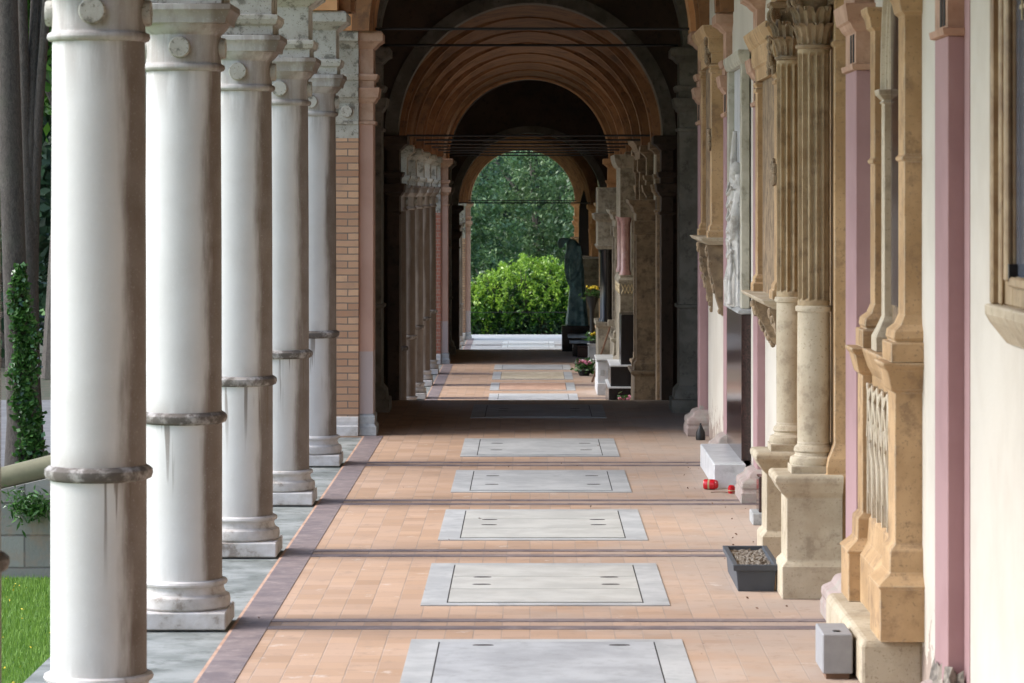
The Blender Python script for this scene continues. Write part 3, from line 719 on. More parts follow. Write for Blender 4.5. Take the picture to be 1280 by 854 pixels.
# ================================================================ FAR END: hedge and trees
def bush():
    r=empty('laurel_bush',(-.1,102.2,-2*DROP-.4),0,'bright yellow green laurel bush closing the end of the passage','bush')
    m=MB()
    for k in range(14):
        a=rng.uniform(0,6.28); e=rng.uniform(.4,1.4); m.tube([(rng.uniform(-1.5,1.5),rng.uniform(-.5,.5),0),(e*math.cos(a)*1.0,e*math.sin(a)*.6,1.4),(e*math.cos(a)*1.5,e*math.sin(a)*.8,2.4)],[.03,.02,.008],5)
    m.build('stem',M['bark'],r)
    # shoots: leaves arranged along short upright shoots over a domed surface
    P=[];Q=[]
    for k in range(1500):
        th=rng.uniform(0,2*math.pi); ph=rng.random()
        rx=2.35; x=rng.uniform(-rx,rx); 
        top=.85+1.85*math.sqrt(max(0,1-((x-.35)/2.75)**2))**1.5*(1+.05*math.sin(x*4.3+1)+.06*math.sin(x*8+2)); y=rng.uniform(-1.2,1.2)
        zz=top*math.sqrt(max(.05,1-(y/1.35)**2)); f=rng.random()**.35
        base=np.array((x,y*(.6+.4*f),zz*f)); up=np.array((rng.normal(0,.3),rng.normal(-.25,.3),1)); up/=np.linalg.norm(up); L=rng.uniform(.12,.34)
        for j in range(14):
            p=base+up*L*j/14+rng.normal(size=3)*.045
            (P if (f>.84 and zz*f>1.0) or rng.random()<.12 else Q).append(p)
    leaves_mesh('foliage',M['leaf_bright'],P,.062,r,asp=.42); leaves_mesh('foliage',M['leaf_mid'],Q,.062,r,asp=.42)
    k=np.array([(rng.uniform(-2.3,2.3),rng.uniform(-.6,.9),rng.uniform(0,1.9)) for _ in range(5000)])
    leaves_mesh('foliage',M['leaf_dark'],k,.09,r)
    return r
bush()
tag(MB().tube([(-2,97.9,-1.16),(1.6,97.9,-1.16)],.012,6).build('rail_wire',M['iron']),'thin dark wire stretched across the front of the laurel bush','wire')
ft=[(-3.2,112,9.5,2.8,'leaf_blue'),(.2,118,10,3.0,'leaf_blue'),(2.9,113,9,2.6,'leaf_blue'),(-1.3,126,12,3.4,'leaf_dark'),(2.0,130,13,3.6,'leaf_dark'),(-5.5,124,12,3.3,'leaf_dark'),(6,122,11,3.2,'leaf_dark')]
fl_=['blue green tree behind the left side of the bush','blue green tree filling the arch centre','blue green tree behind the bronze figure','dark tree behind the arch centre','dark tallest tree at the back of the arch','dark tree hidden behind the far brick pier','dark tree beyond the right wall at the far end']
for a,l in zip(ft,fl_): far_tree(a[0],a[1],-2.3,a[2],a[3],a[4],l,30000,.085,low=-.35,nc=420,cs=.17)
tag(MB().box(-22,22,140,140.6,-2.4,13).build('woodland_hill',M['leaf_dark']),kind='structure')

# ================================================================ RIGHT WALL MONUMENTS (first stretch)
# M0 plaque
def plaque():
    r=empty('wall_plaque',(1.945,10.9,1.95),0,'dark glazed plaque in a bronze frame, cut by the right picture edge','plaque')
    f=MB(); y0,y1,z0,z1=0,2.1,.1,2.6; fs=.42
    for (a,b,c,d) in ((y0,y0+fs,z0,z1),(y1-fs,y1,z0,z1),(y0+fs,y1-fs,z0,z0+.12),(y0+fs,y1-fs,z1-.16,z1),(.85,.98,z0+.12,z1-.16)):
        f.box(-.05,.02,a,b,c,d)
    for (a,b,c,d,e) in ((y1-fs,y1-fs+.08,z0+.1,z1-.1,.075),(y1-.09,y1-.03,z0,z1,.085),(y1-.22,y1-.17,z0,z1,.07),(y0+.02,y0+.07,z0,z1,.085),(y0+fs-.05,y0+fs,z0+.1,z1-.1,.075),(y0+fs,y1-fs,z0+.08,z0+.12,.07)):
        f.box(-e,-.05,a,b,c,d)
    f.build('frame',M['bronzewood'],r,bev=.008)
    MB().mould(-.05,.02,0.05,y1-.05,[(-.06,-.03),(-.02,0),(.03,.035),(.06,.05),(.1,.05)],'LNF').build('sill',M['ochre_lt'],r,bev=.005)
    MB().box(-.035,.0,y0+fs,y1-fs,z0+.12,z1-.16).build('panel',M['bluemarble'],r)
    y0+=fs-.2; y1-=fs-.2
    t=MB()
    for row in range(6):
        zz=z1-.5-.22*row; y=y0+.35
        while y<y1-.35:
            wd=rng.uniform(.05,.09)
            if rng.random()<.85:
                t.box(-.041,-.036,y,y+.018,zz,zz+.11)
                if rng.random()<.6: t.box(-.041,-.036,y+.02,y+wd-.01,zz+rng.choice([0,.045,.092]),zz+rng.choice([0,.045,.092])+.018 if False else zz+.11) if rng.random()<.0 else t.box(-.041,-.036,y+.018,y+wd-.01,zz+.092,zz+.11)
                if rng.random()<.6: t.box(-.041,-.036,y+.018,y+wd-.012,zz+.045,zz+.06)
            y+=wd+.02
    t.build('inscription',M['gold'],r)
    cl_=MB(); cl_.box(-.07,-.03,y1-.245,y1-.215,.2,.27); cl_.build('clasp',M['iron'],r)
M['bronzewood']=stone('weathered_bronze_wood',(.40,.30,.18),(.27,.18,.10),(.12,.08,.05),.5,6,.45,.2)
M['bluemarble']=plain('blue_grey_glass',(.10,.115,.15),.15)
plaque()

# M1 pointed arch monument on pedestal
def gothic():
    r=empty('gothic_monument',(0,16.2,0),0,'ochre sandstone pedestal monument with pointed arch and tracery, nearest at the right','monument')
    W=1.99; L=1.9
    MB().mould(1.673,W,0,L+.02,[(0,0),(.2,0),(.235,-.015)],'LN').build('plinth',M['ochre_lt'],r,bev=.02,seg=2)
    ped=MB()
    def rows(m,y0,y1,x):
        # front plane x at die
        m.mould(x,W,y0,y1,[(.236,.085),(.50,.085),(.515,.095),(.53,.08),(.565,.04),(.58,.03),(.69,.028),(.72,.0),(1.487,0),(1.50,.02),(1.54,.03),(1.56,.035),(1.60,.045),(1.625,.065),(1.64,.065)],'LNF')
    for (p,q) in ((0,.3),(L-.3,L-.06)):
        m=MB(); rows(m,p,q,1.845); m.build('corner_pier',M['ochre'],r,bev=.004)
    m=MB(); m.mould(1.90,W,.3,L-.3,[(.236,.075),(.50,.075),(.565,.03),(.69,.02),(.72,0),(1.487,0),(1.54,.03),(1.625,.06),(1.64,.06)],'L'); m.build('die',M['ochre'],r,bev=.004)
    tr=MB(); n=5; ya,yb=.32,L-.34
    for k in range(n+1):
        y=ya+(yb-ya)*k/n; tr.box(1.868,1.9,y-.014,y+.014,.72,1.44)
    for k in range(n):
        a=ya+(yb-ya)*k/n; b=a+(yb-ya)/n
        for s_,e_ in ((a,b),(b,a)):
            tr.tube([(1.872,s_,1.15),(1.866,(s_+e_)/2,1.36),(1.872,e_,1.44)],.009,6)
            tr.tube([(1.878,s_,.80),(1.874,s_+(e_-s_)*.15,.98),(1.872,(s_+e_)/2,1.12),(1.874,s_+(e_-s_)*.85,1.26),(1.878,e_,1.44)],.009,6)
        tr.ell((1.876,(a+b)/2,1.40),(.018,.025,.025),8,6)
        for q in range(3): tr.box(1.874,1.9,a+(b-a)*(q+1)/4-.005,a+(b-a)*(q+1)/4+.005,.74,1.40)
    tr.build('tracery',M['ochre_lt'],r)
    # upper storey
    up=MB()
    U=[(1.642,.075),(1.74,.075),(1.745,.05),(1.765,.06),(1.80,.055),(1.83,.02),(1.88,.0),(2.66,0),(2.665,.012),(2.68,.015),(2.695,0),(3.40,0),(3.42,.02),(3.47,.03),(3.5,.045),(3.53,.05)]
    up.mould(1.895,W,.02,.28,U,'LNF'); up.build('upper_pilaster',M['ochre'],r,bev=.003)
    MB().mould(1.912,W,L-.32,L-.1,U,'LNF').build('upper_pilaster',M['ochre'],r,bev=.003)
    MB().box(1.96,W,.28,L-.3,1.64,4.3).build('back_panel',M['ochre_dk'],r)
    MB().box(1.935,1.958,.36,.98,1.9,3.5).build('dark_panel',M['granite'],r)
    co=MB()
    for yy in (1.12,):
        co.mould(1.915,1.965,yy,yy+.14,[(1.642,.05),(1.72,.05),(1.76,.03),(1.83,.0),(2.98,0),(2.99,.012),(3.0,0),(3.03,.03),(3.055,.035),(3.06,.035)],'LNF')
    co.build('colonette',M['ochre_lt'],r,bev=.003)
    ar=MB()
    c0=1.19; half=.46  # pointed arch between colonette (y=c0) and near pilaster
    for (off,rr) in ((0,.026),(.06,.018),(.1,.014)):
        pts=[];pts2=[]
        for k in range(13):
            t=k/12*R(62); RR=half*1.9
            pts.append((1.925+off*.2, c0-off-(RR-RR*math.cos(t)), 3.06+RR*math.sin(t)*1.1))
            pts2.append((1.925+off*.2, c0-2*half+off+(RR-RR*math.cos(t)), 3.06+RR*math.sin(t)*1.1))
        ar.tube(pts,rr,6); ar.tube(pts2,rr,6)
    ar.build('pointed_arch',M['ochre_lt'],r)
    MB().mould(1.86,W,-.02,L-.05,[(4.3,0),(4.34,.03),(4.42,.05),(4.48,.06)],'LNF').build('cornice',M['ochre'],r)
gothic()

# grey box lamp
def lampbox():
    r=empty('floor_lamp_box',(1.5,16.42,0),0,'small grey metal lamp box on the floor against the sandstone plinth','lamp box')
    MB().box(0,.155,0,.42,.03,.235).build('housing',M['lampgrey'],r,bev=.006)
    MB().box(.02,.14,.03,.39,0,.03).build('foot',M['wood'],r)
    MB().lathe([(.02,.235),(.02,.24),(.001,.241)],.08,.1,16).build('vent_cap',M['iron'],r)
lampbox()

# M2 Corinthian monument
def fluted(mb,cx,cy,z0,z1,r,nf=13):
    n=nf*6; v=[];f=[]
    zs=[(z0,0),(z0+.03,0),(z0+.05,1),(z1-.05,1),(z1-.03,0),(z1,0)]
    for z,fl in zs:
        for k in range(n):
            a=2*math.pi*k/n; ph=(k%6)/6.0
            dd=(math.sin(math.pi*min(1,max(0,(ph)/.84)))**.6)*.03 if ph<.84 else 0
            rr=r-(dd*fl); v.append((cx+rr*math.cos(a),cy+rr*math.sin(a),z))
    for i in range(len(zs)-1):
        for k in range(n):
            b=(k+1)%n; f.append((i*n+k,i*n+b,(i+1)*n+b,(i+1)*n+k))
    mb.add(v,f,False)
def corinth(mb,cx,cy,z,r,h):
    mb.lathe([(r,z-.03),(r+.015,z-.02),(r+.015,z-.005),(r*.95,z)],cx,cy,24)
    mb.lathe([(r*.92,z),(r*.98,z+h*.4),(r*1.1,z+h*.7),(r*1.4,z+h*.86)],cx,cy,24)
    for tier,(zb,hh,out,nl,ph) in enumerate(((0,.36,.5,8,0),(.02,.62,.55,8,.39))):
        for k in range(nl):
            a=2*math.pi*k/nl+ph; ca,sa=math.cos(a),math.sin(a); V=[];F=[]
            prof=[(0,1.0,.16),(.45,1.12,.24),(.8,1.3,.26),(.98,1.55,.2),(1.0,1.75,.12),(.88,1.8,.05)]
            for (t,ro,wd) in prof:
                for s_ in (-1,-.5,0,.5,1):
                    rad=r*ro*(1 if tier==0 else 1.04)+(-.012 if abs(s_)==.5 else 0)-abs(s_)*.008; w_=wd*r*2.0*s_*(1+ (0.15 if int(t*10)%2 else 0))
                    V.append((cx+rad*ca-w_*sa, cy+rad*sa+w_*ca, z+h*(zb+hh*t)))
            for i in range(5):
                for j in range(4): F.append((i*5+j,i*5+j+1,i*5+j+6,i*5+j+5))
            mb.add(V,F,False)
    for k in range(4):
        a=math.pi/4+k*math.pi/2; ca,sa=math.cos(a),math.sin(a)
        pts=[]
        for j in range(18):
            t=j/17; th=-1.2+t*8.5; q=.055*(1-t*.8)*r/.1
            pts.append((cx+ca*(r*1.55+q*math.cos(th)),cy+sa*(r*1.55+q*math.cos(th)),z+h*.78+q*math.sin(th)))
        mb.tube(pts,.014*r/.1,6)
        mb.tube([(cx+ca*r,cy+sa*r,z+h*.45),(cx+ca*r*1.25,cy+sa*r*1.25,z+h*.7),(cx+ca*r*1.6,cy+sa*r*1.6,z+h*.86)],.012*r/.1,6)
    mb.mould(cx-r*1.35,cx+r*1.35,cy-r*1.35,cy+r*1.35,[(z+h*.88,0),(z+h*.93,.01),(z+h*.94,.02),(z+h,.02)])
def fluted_monument():
    r=empty('column_monument',(0,0,0),0,'tall sandstone monument with two fluted Corinthian columns on pedestals','monument')
    PR=[(0,.03),(.2,.03),(.215,.02),(.235,0),(.62,0),(.64,.02),(.655,.035),(.70,.06),(.72,.075),(.75,.075),(.765,.06)]
    CX=1.762
    for cy in (19.9,21.6):
        c=empty_part('column',r)
        MB().mould(CX-.185,CX+.16,cy-.2,cy+.22,PR,'LNF').build('pedestal',M['ochre_lt'],r,bev=.005)
        b=MB(); b.box(CX-.15,CX+.15,cy-.15,cy+.15,.766,.81)
        b.lathe([(.145,.81),(.152,.83),(.145,.86),(.12,.87),(.115,.885),(.125,.9),(.12,.92),(.104,.935),(.102,.95)],CX,cy,32)
        b.build('column_base',M['ochre_lt'],r)
        MB().lathe([(.102,.95),(.104,1.3),(.101,1.76),(.112,1.765),(.116,1.78),(.112,1.795),(.1,1.8)],CX,cy,32).build('lower_shaft',M['ochre_lt'],r)
        f=MB(); fluted(f,CX,cy,1.8,3.40,.1); f.build('fluted_shaft',M['flut'],r)
        k=MB(); corinth(k,CX,cy,3.42,.1,.36); k.build('capital',M['ochre_dk'],r)
        MB().mould(1.875,1.95,cy-.17,cy+.17,PR+[(.766,.05),(.81,.05),(.86,.04),(.9,.02),(.95,0),(3.40,0),(3.41,.015),(3.43,.015),(3.44,0),(3.7,.0),(3.72,.03),(3.78,.03)],'LNF').build('rear_pilaster',M['ochre'],r,bev=.004)
    MB().mould(1.915,1.95,20.0,21.8,[(0,.02),(.7,.02),(.72,.04),(.76,.04),(.77,0),(3.78,0)],'L').build('back_panel',M['ochre'],r)
    MB().mould(1.64,1.95,19.75,21.8,[(3.785,0),(3.86,0),(3.865,.02),(3.93,.02),(3.95,.035),(4.1,.035),(4.12,.06),(4.18,.1),(4.25,.12)],'LNF').build('entablature',M['ochre'],r)
def empty_part(*a): return None
M['flut']=stone('fluted_stone',(.44,.35,.225),(.33,.25,.15),(.13,.095,.06),.6,5,.85,.4,8,.48,.68)
fluted_monument()

# planter
def planter():
    r=empty('stone_planter',(1.415,20.58,0),0,'dark blue grey planter trough filled with gravel, no plants','planter')
    m=MB(); a=.125; L=.53
    V=[];lv=[(0,-.012),(.13,.0),(.132,.018),(.17,.022),(.17,-.012),(.135,-.014)]
    for z,o in lv: V+=[(-a-o,-L-o,z),(a+o,-L-o,z),(a+o,L+o,z),(-a-o,L+o,z)]
    F=[(3,2,1,0)]
    for i in range(len(lv)-1):
        for k in range(4): b=(k+1)%4; F.append((4*i+k,4*i+b,4*i+4+b,4*i+4+k))
    m.add(V,F); m.build('trough',M['tub'],r,bev=.003)
    s=MB(); n=16;VV=[];FF=[]
    for i in range(n+1):
        for j in range(n*2+1): VV.append((-a+.0+2*a*i/n,-L+2*L*j/(2*n),.145+rng.normal(0,.006)))
    for i in range(n):
        for j in range(2*n): q=i*(2*n+1)+j; FF.append((q,q+2*n+1,q+2*n+2,q+1))
    s.add(VV,FF); s.build('gravel',M['soil'],r)
planter()

# M3 niche on a console
def console(mb,x0,xw,y0,y1,zt,zb):
    n=9
    lv=[]
    for i in range(n):
        t=i/(n-1); lv.append((zb+(zt-zb)*t, 0))
    P=[(xw,zt)]
    for i in range(n):
        t=i/(n-1); P.append((x0+(xw-x0-.02)*(t**1.3+.04*math.sin(t*14)),zt-(zt-zb)*t))
    P.append((xw,zb))
    mb.prism(P,'y',y0,y1)
def niche(y0,y1,xf,xw,zb,zs,zt,label,carve=True,mat='ochre',shelf=.08):
    r=empty('wall_monument',(0,0,0),0,label,'wall monument')
    MB().mould(xf,xw,y0,y1,[(zs-.07,-.01),(zs-.05,.02),(zs-.03,shelf-.02),(zs,shelf)],'LNF').build('shelf',M['ochre_lt'],r,bev=.004)
    for ys in (y0+.08,y1-.28):
        c=MB(); console(c,xf-.01,xw,ys,ys+.2,zs-.07,zb)
        for k in range(26):
            t=rng.random(); c.ell((xf+(xw-xf-.02)*t**1.3-.005,ys+rng.uniform(0,.2),zs-.08-(zs-.08-zb)*t),(.022,.025,.03),6,4)
        c.build('console',M['ochre_dk'],r)
    m=MB(); U=[(zs,.035),(zs+.06,.035),(zs+.07,.02),(zs+.1,.02),(zs+.13,0),(zt-.45,0),(zt-.44,.015),(zt-.42,.015),(zt-.41,0),(zt-.38,.02),(zt-.36,.0)]
    for yy in (y0,y1-.22): MB().mould(xf+.03,xw,yy,yy+.22,U,'LNF').build('side_pilaster',M[mat],r,bev=.003)
    MB().box(xf+.07,xw,y0+.22,y1-.22,zs,zt-.36).build('back_panel',M['ochre_dk'],r)
    m=MB().mould(xf+.03,xw,y0,y1,[(zt-.359,0),(zt-.27,0),(zt-.25,.02),(zt-.2,.03),(zt-.12,.03),(zt-.1,.05),(zt-.04,.08),(zt,.09)],'LNF'); m.build('entablature',M[mat],r,bev=.003)
    o=MB()
    for k in range(34):
        o.ell((xf+.0+rng.uniform(-.02,.02),y0+rng.uniform(0,.2),rng.uniform(zt-.36,zt-.1)),(.02,.025,.03),6,4)
    o.build('carving',M['ochre_dk'],r); o=MB()
    for k in range(20):
        o.ell((xf+.015,y0+rng.uniform(0,.22),rng.uniform(zs+ (zt-zs)*.42,zs+(zt-zs)*.5)),(.02,.025,.035),6,4)
    o.build('carving',M['ochre_dk'],r)
    return r
niche(22.75,24.9,1.72,1.9,1.33,1.74,3.72,'narrow ochre wall niche on a carved console, between fluted columns and peeling pilaster')
niche(30.6,32.5,1.70,1.85,1.32,2.07,4.1,'tall ochre wall tablet on a carved console beside the dark pavilion')

# small red granite slab on grey base
def smallstone():
    r=empty('small_gravestone',(1.72,24.1,0),0,'small dark red slab on a grey foot, tucked beside the pink pilaster base','gravestone')
    MB().box(-.05,.12,-.05,.3,0,.09).build('foot',M['grey_marble'],r,bev=.006)
    MB().box(0,.1,0,.25,.09,.36).build('slab',M['granite'],r,bev=.006)
smallstone()

# M4 stele: marble block, granite, white figure relief
tag(MB().box(1.55,1.82,27.03,29.2,0,.21).build('marble_block',M['marble'],bev=.008),'long white marble block on the floor beneath the dark granite stele','marble block')
def stele():
    r=empty('granite_stele',(0,0,0),0,'polished dark granite stele topped by a framed white marble figure','memorial')
    MB().box(1.80,1.9,27.3,29.3,.212,1.46).build('granite_panel',M['granite'],r,bev=.004)
    MB().mould(1.80,1.9,27.3,29.3,[(1.461,0),(1.47,.03),(1.49,.03),(1.51,.0)],'LN').build('ledge',M['grey_marble'],r)
    f=MB(); f.box(1.80,1.87,27.3,27.5,1.511,3.6); f.box(1.80,1.87,29.1,29.3,1.511,3.6); f.mould(1.80,1.87,27.3,29.3,[(3.6,0),(3.63,.02),(3.68,.035),(3.72,.035)],'LN')
    f.build('frame',M['greystone2'],r,bev=.006)
    MB().box(1.855,1.88,27.5,29.1,1.511,3.6).build('back_panel',M['marble'],r)
    b=MB(); cy=28.2
    prof=[(1.50,.13,.3),(1.62,.12,.27),(1.8,.085,.2),(2.0,.095,.19),(2.15,.115,.2),(2.28,.08,.16),(2.42,.10,.19),(2.52,.09,.22),(2.58,.06,.13),(2.62,.04,.05)]
    V=[];F=[];n=20
    for z,a,w_ in prof:
        for k in range(n):
            g_=2*math.pi*k/n; q=1+.1*math.sin(5*g_+z*6)+.07*math.sin(9*g_)
            V.append((1.80+a*q*math.cos(g_),cy+w_*q*math.sin(g_),z))
    for i in range(len(prof)-1):
        for k in range(n): e=(k+1)%n; F.append((i*n+k,i*n+e,(i+1)*n+e,(i+1)*n+k))
    F+= [tuple(range(n))[::-1],tuple(range((len(prof)-1)*n,len(prof)*n))]
    b.add(V,F,True)
    b.ell((1.765,cy-.04,2.69),(.058,.06,.085)); b.tube([(1.80,cy+.04,2.74),(1.805,cy+.07,2.6),(1.80,cy+.1,2.4)],[.06,.075,.05],10); b.tube([(1.78,cy-.12,2.66),(1.79,cy-.14,2.5),(1.78,cy-.15,2.3)],[.03,.05,.04],8); b.tube([(1.79,cy,2.55),(1.775,cy-.01,2.66)],.04,8)
    b.tube([(1.79,cy-.16,2.5),(1.745,cy-.24,2.3),(1.73,cy-.16,2.12),(1.73,cy-.02,2.2)],[.05,.042,.034,.025],8)
    b.tube([(1.79,cy+.17,2.5),(1.76,cy+.3,2.62),(1.77,cy+.36,2.85),(1.78,cy+.34,3.05)],[.05,.04,.032,.022],8)
    for k in range(5): b.tube([(1.73,cy-.03,2.2),(1.725,cy+.02+.0*k,2.22+.012*k),(1.735,cy+.055,2.215+.013*k)],.009,5)
    for k in range(9):
        a=-.24+.06*k; j=.02*math.sin(k*2.1); b.tube([(1.685+.25*a*a,cy+a,1.52),(1.70+j,cy+a*.8+j,1.72),(1.715,cy+a*.6+2*j,1.9),(1.70-j,cy+a*.5,2.1)],[.024,.018,.014,.008],6)
    for k in range(6):
        z_=1.95+.11*k; b.tube([(1.72,cy-.17,z_+.05),(1.685,cy-.05,z_-.02),(1.69,cy+.06,z_),(1.72,cy+.17,z_+.09)],.013,6)
    o=b.build('figure',M['figstone'],r,sharp=False)
    o.location.x=.045
    rm=o.modifiers.new('remesh','REMESH'); rm.mode='VOXEL'; rm.voxel_size=.008; rm.use_smooth_shade=True
M['greystone2']=stone('weathered_frame_stone',(.50,.48,.40),(.38,.36,.29),(.2,.19,.14),.6,5,.8,.4)
stele()

# red grave lanterns
def lantern(loc,rot,h,rad,label):
    r=empty('grave_lantern',loc,0,label,'grave lantern'); r.rotation_euler=rot
    MB().lathe([(rad*.85,0),(rad,.01),(rad*1.0,h*.75),(rad*.8,h*.82)],n=20).build('cup',M['redglass'],r)
    MB().lathe([(rad*.85,h*.82),(rad*.9,h*.86),(rad*.6,h*.97),(rad*.2,h)],n=20).build('lid',M['redglass'],r)
    for i in range(1): MB().lathe([(rad*1.02,h*.3),(rad*1.03,h*.36),(rad*1.02,h*.42)],n=20).build('trim',M['gold'],r)
lantern((1.46,26.95,.045),(R(90),0,R(78)),.125,.043,'red plastic grave lantern lying on its side before the marble block')
lantern((1.672,26.6,0),(0,0,0),.07,.03,'tiny red candle cup standing between marble block and pilaster base')
def blacklamp():
    r=empty('black_candle_lamp',(1.72,32.35,0),0,'small black candle lamp at the foot of the farthest pink pilaster','candle lamp')
    MB().lathe([(.045,0),(.05,.02),(.045,.08),(.02,.13),(.012,.15)],n=14).build('body',M['iron'],r); MB().tube([(0,0,.15),(0,0,.17)],.01,6).build('knob',M['iron'],r)
blacklamp()
tw=MB(); tw.tube([(1.5,26.6,.01),(1.6,26.62,.012),(1.72,26.55,.01)],.004,5); tw.tube([(1.58,26.62,.01),(1.63,26.5,.015)],.003,5)
tag(tw.build('dry_twig',M['wood']),'thin dry twig lying between the two red lanterns','twig')
lf=np.array([(rng.uniform(1.3,1.8),rng.uniform(18.5,30),.012) for _ in range(60)]); lf=np.concatenate([lf,[(rng.uniform(-1.6,1.7),rng.uniform(16,32),.014) for _ in range(14)]])
tag(leaves_mesh('floor_litter',M['wood'],lf,.012),'tiny dry leaves and crumbs scattered over the tiles','litter',None,'stuff')

# ================================================================ SECOND STRETCH MONUMENTS (z = -DROP)
Z2=-DROP
def aed(y0,y1,x,xw,z0,zt,mat,label,ped=.6,name='monument'):
    r=empty(name,(0,0,0),0,label,'monument')
    MB().mould(x,xw,y0,y1,[(z0,.08),(z0+.25,.08),(z0+.3,.04),(z0+ped-.08,.03),(z0+ped-.04,.08),(z0+ped,.08)],'LNF').build('pedestal',M[mat],r,bev=.006)
    for yy in (y0+.05,y1-.3): MB().mould(x,xw,yy,yy+.25,[(z0+ped,.03),(z0+ped+.1,.03),(z0+ped+.14,0),(zt-.5,0),(zt-.48,.03),(zt-.3,.03)],'LNF').build('side_pilaster',M[mat],r)
    MB().box(x+.08,xw,y0+.3,y1-.3,z0+ped,zt-.3).build('panel',M['ochre_dk'],r)
    MB().mould(x,xw,y0,y1,[(zt-.3,.0),(zt-.2,.0),(zt-.17,.03),(zt-.1,.05),(zt-.05,.1),(zt,.11)],'LNF').build('entablature',M[mat],r)
    return r
aed(45.3,46.6,1.50,1.8,Z2,2.4,'ochre_dk','brown sandstone aedicule with broad cornice, first past the dark pavilion',.95)
aed(47.4,49.6,1.62,1.8,Z2,3.3,'ochre_dk','dark carved wall monument behind the brown aedicule',.9)
# pale monument with pink columns
def pale():
    r=empty('monument',(0,0,0),0,'large pale stone monument with small pink columns and a gold lattice band','monument')
    x0,xw,y0,y1=1.46,1.8,52,54.4
    MB().mould(x0,xw,y0,y1,[(-.97,.06),(-.3,.06),(-.25,0),(.83,0),(.84,.02)],'LNF').build('pedestal',M['dim_stone'],r)
    b=MB().box(x0-.01,xw,y0-.01,y1,.84,1.03).build('lattice_band',M['dim_stone'],r)
    l=MB()
    for k in range(6):
        a=x0+.02+k*.055
        l.tube([(a,y0-.014,.86),(a+.055,y0-.014,1.01)],.006,4); l.tube([(a+.055,y0-.014,.86),(a,y0-.014,1.01)],.006,4)
    for k in range(20):
        a=y0+k*.12; l.tube([(x0-.014,a,.86),(x0-.014,a+.12,1.01)],.006,4); l.tube([(x0-.014,a+.12,.86),(x0-.014,a,1.01)],.006,4)
    l.build('lattice',M['gold'],b)
    MB().mould(x0,xw,y0,y1,[(1.03,.03),(1.08,.03),(1.12,.0),(1.16,0)],'LNF').build('sill',M['dim_stone'],r)
    for yy in (y0+.1,y1-.1):
        MB().lathe([(.1,1.16),(.1,1.2),(.08,1.24),(.08,2.0),(.1,2.05),(.11,2.1)],x0+.09,yy,20).build('pink_column',M['pinkm'],r)
    MB().box(x0+.18,xw,y0,y1,1.16,2.1).build('panel',M['dim_stone'],r)
    MB().mould(x0+.0,xw,y0,y1,[(2.1,0),(2.9,0),(2.92,.04),(3.0,.08),(3.1,.1),(3.12,.1)],'LNF').build('upper_block',M['dim_stone'],r)
M['pinkm']=stone('pink_marble',(.36,.21,.19),(.26,.14,.13),(.45,.36,.33),.4,8,.3,.1)
pale()
def blacktomb():
    r=empty('black_tomb',(0,0,0),0,'black granite stepped tomb with thin white edge highlights, right of the white one','tomb')
    MB().box(1.235,1.8,50.4,52.6,Z2,-.58).build('lower_step',M['black'],r,bev=.006)
    MB().box(1.27,1.8,50.6,52.5,-.575,-.25).build('middle_step',M['black'],r,bev=.006)
    MB().box(1.44,1.7,50.9,51.9,-.245,.56).build('upright_stone',M['black'],r,bev=.008)
    m=MB(); m.box(1.225,1.8,50.38,52.6,-.582,-.565); m.box(1.26,1.8,50.58,52.5,-.25,-.235); m.build('edge_highlight',M['marble'],r)  # highlights along the step edges, laid on as white strips
blacktomb()
def whitetomb():
    r=empty('white_tomb',(0,0,0),0,'small white marble tomb with square panels beside the leaning pole','tomb')
    MB().box(1.14,1.42,54.8,56.6,Z2,-.76).build('base_slab',M['marble'],r,bev=.01)
    MB().box(1.15,1.42,54.85,56.5,-.758,-.40).build('chest',M['marble'],r,bev=.01)
    m=MB(); m.box(1.20,1.27,54.835,54.85,-.64,-.54); m.box(1.32,1.39,54.835,54.85,-.64,-.54); m.build('square_panel',M['grey_marble'],r)
    MB().box(1.13,1.45,54.8,56.55,-.398,-.36).build('lid',M['grey_marble'],r,bev=.005)
whitetomb()
def blackcol():
    r=empty('monument',(0,0,0),0,'monument with one thick black column on a cream pedestal','monument')
    MB().mould(1.27,1.75,60,62,[(Z2,.05),(-.8,.05),(-.75,0),(-.05,0),(0,.04),(.07,.04)],'LNF').build('pedestal',M['dim_stone'],r)
    MB().lathe([(.14,.07),(.14,.12),(.115,.16),(.115,1.36),(.14,1.4),(.14,1.44)],1.42,60.2,24).build('black_shaft',M['black'],r)
    MB().box(1.55,1.75,60,62,.07,1.44).build('back_panel',M['ochre_dk'],r)
    MB().mould(1.27,1.75,60,62,[(1.44,0),(1.5,.03),(1.52,.0),(1.95,0),(2.0,.06),(2.1,.08),(2.12,0),(2.6,0)],'LNF').build('entablature',M['dim_stone'],r)
blackcol()
def pole():
    r=empty('leaning_pole',(1.13,58.6,Z2),0,'long brown wooden pole with a block head leaning by the white tomb','pole')
    MB().tube([(0,0,0),(.31,-1.4,1.12)],[.02,.018],8).build('shaft',M['wood'],r)
    a=MB(); a.box(.25,.40,-1.46,-1.36,1.08,1.2); a.build('head',M['dim_stone'],r,bev=.01)
pole()
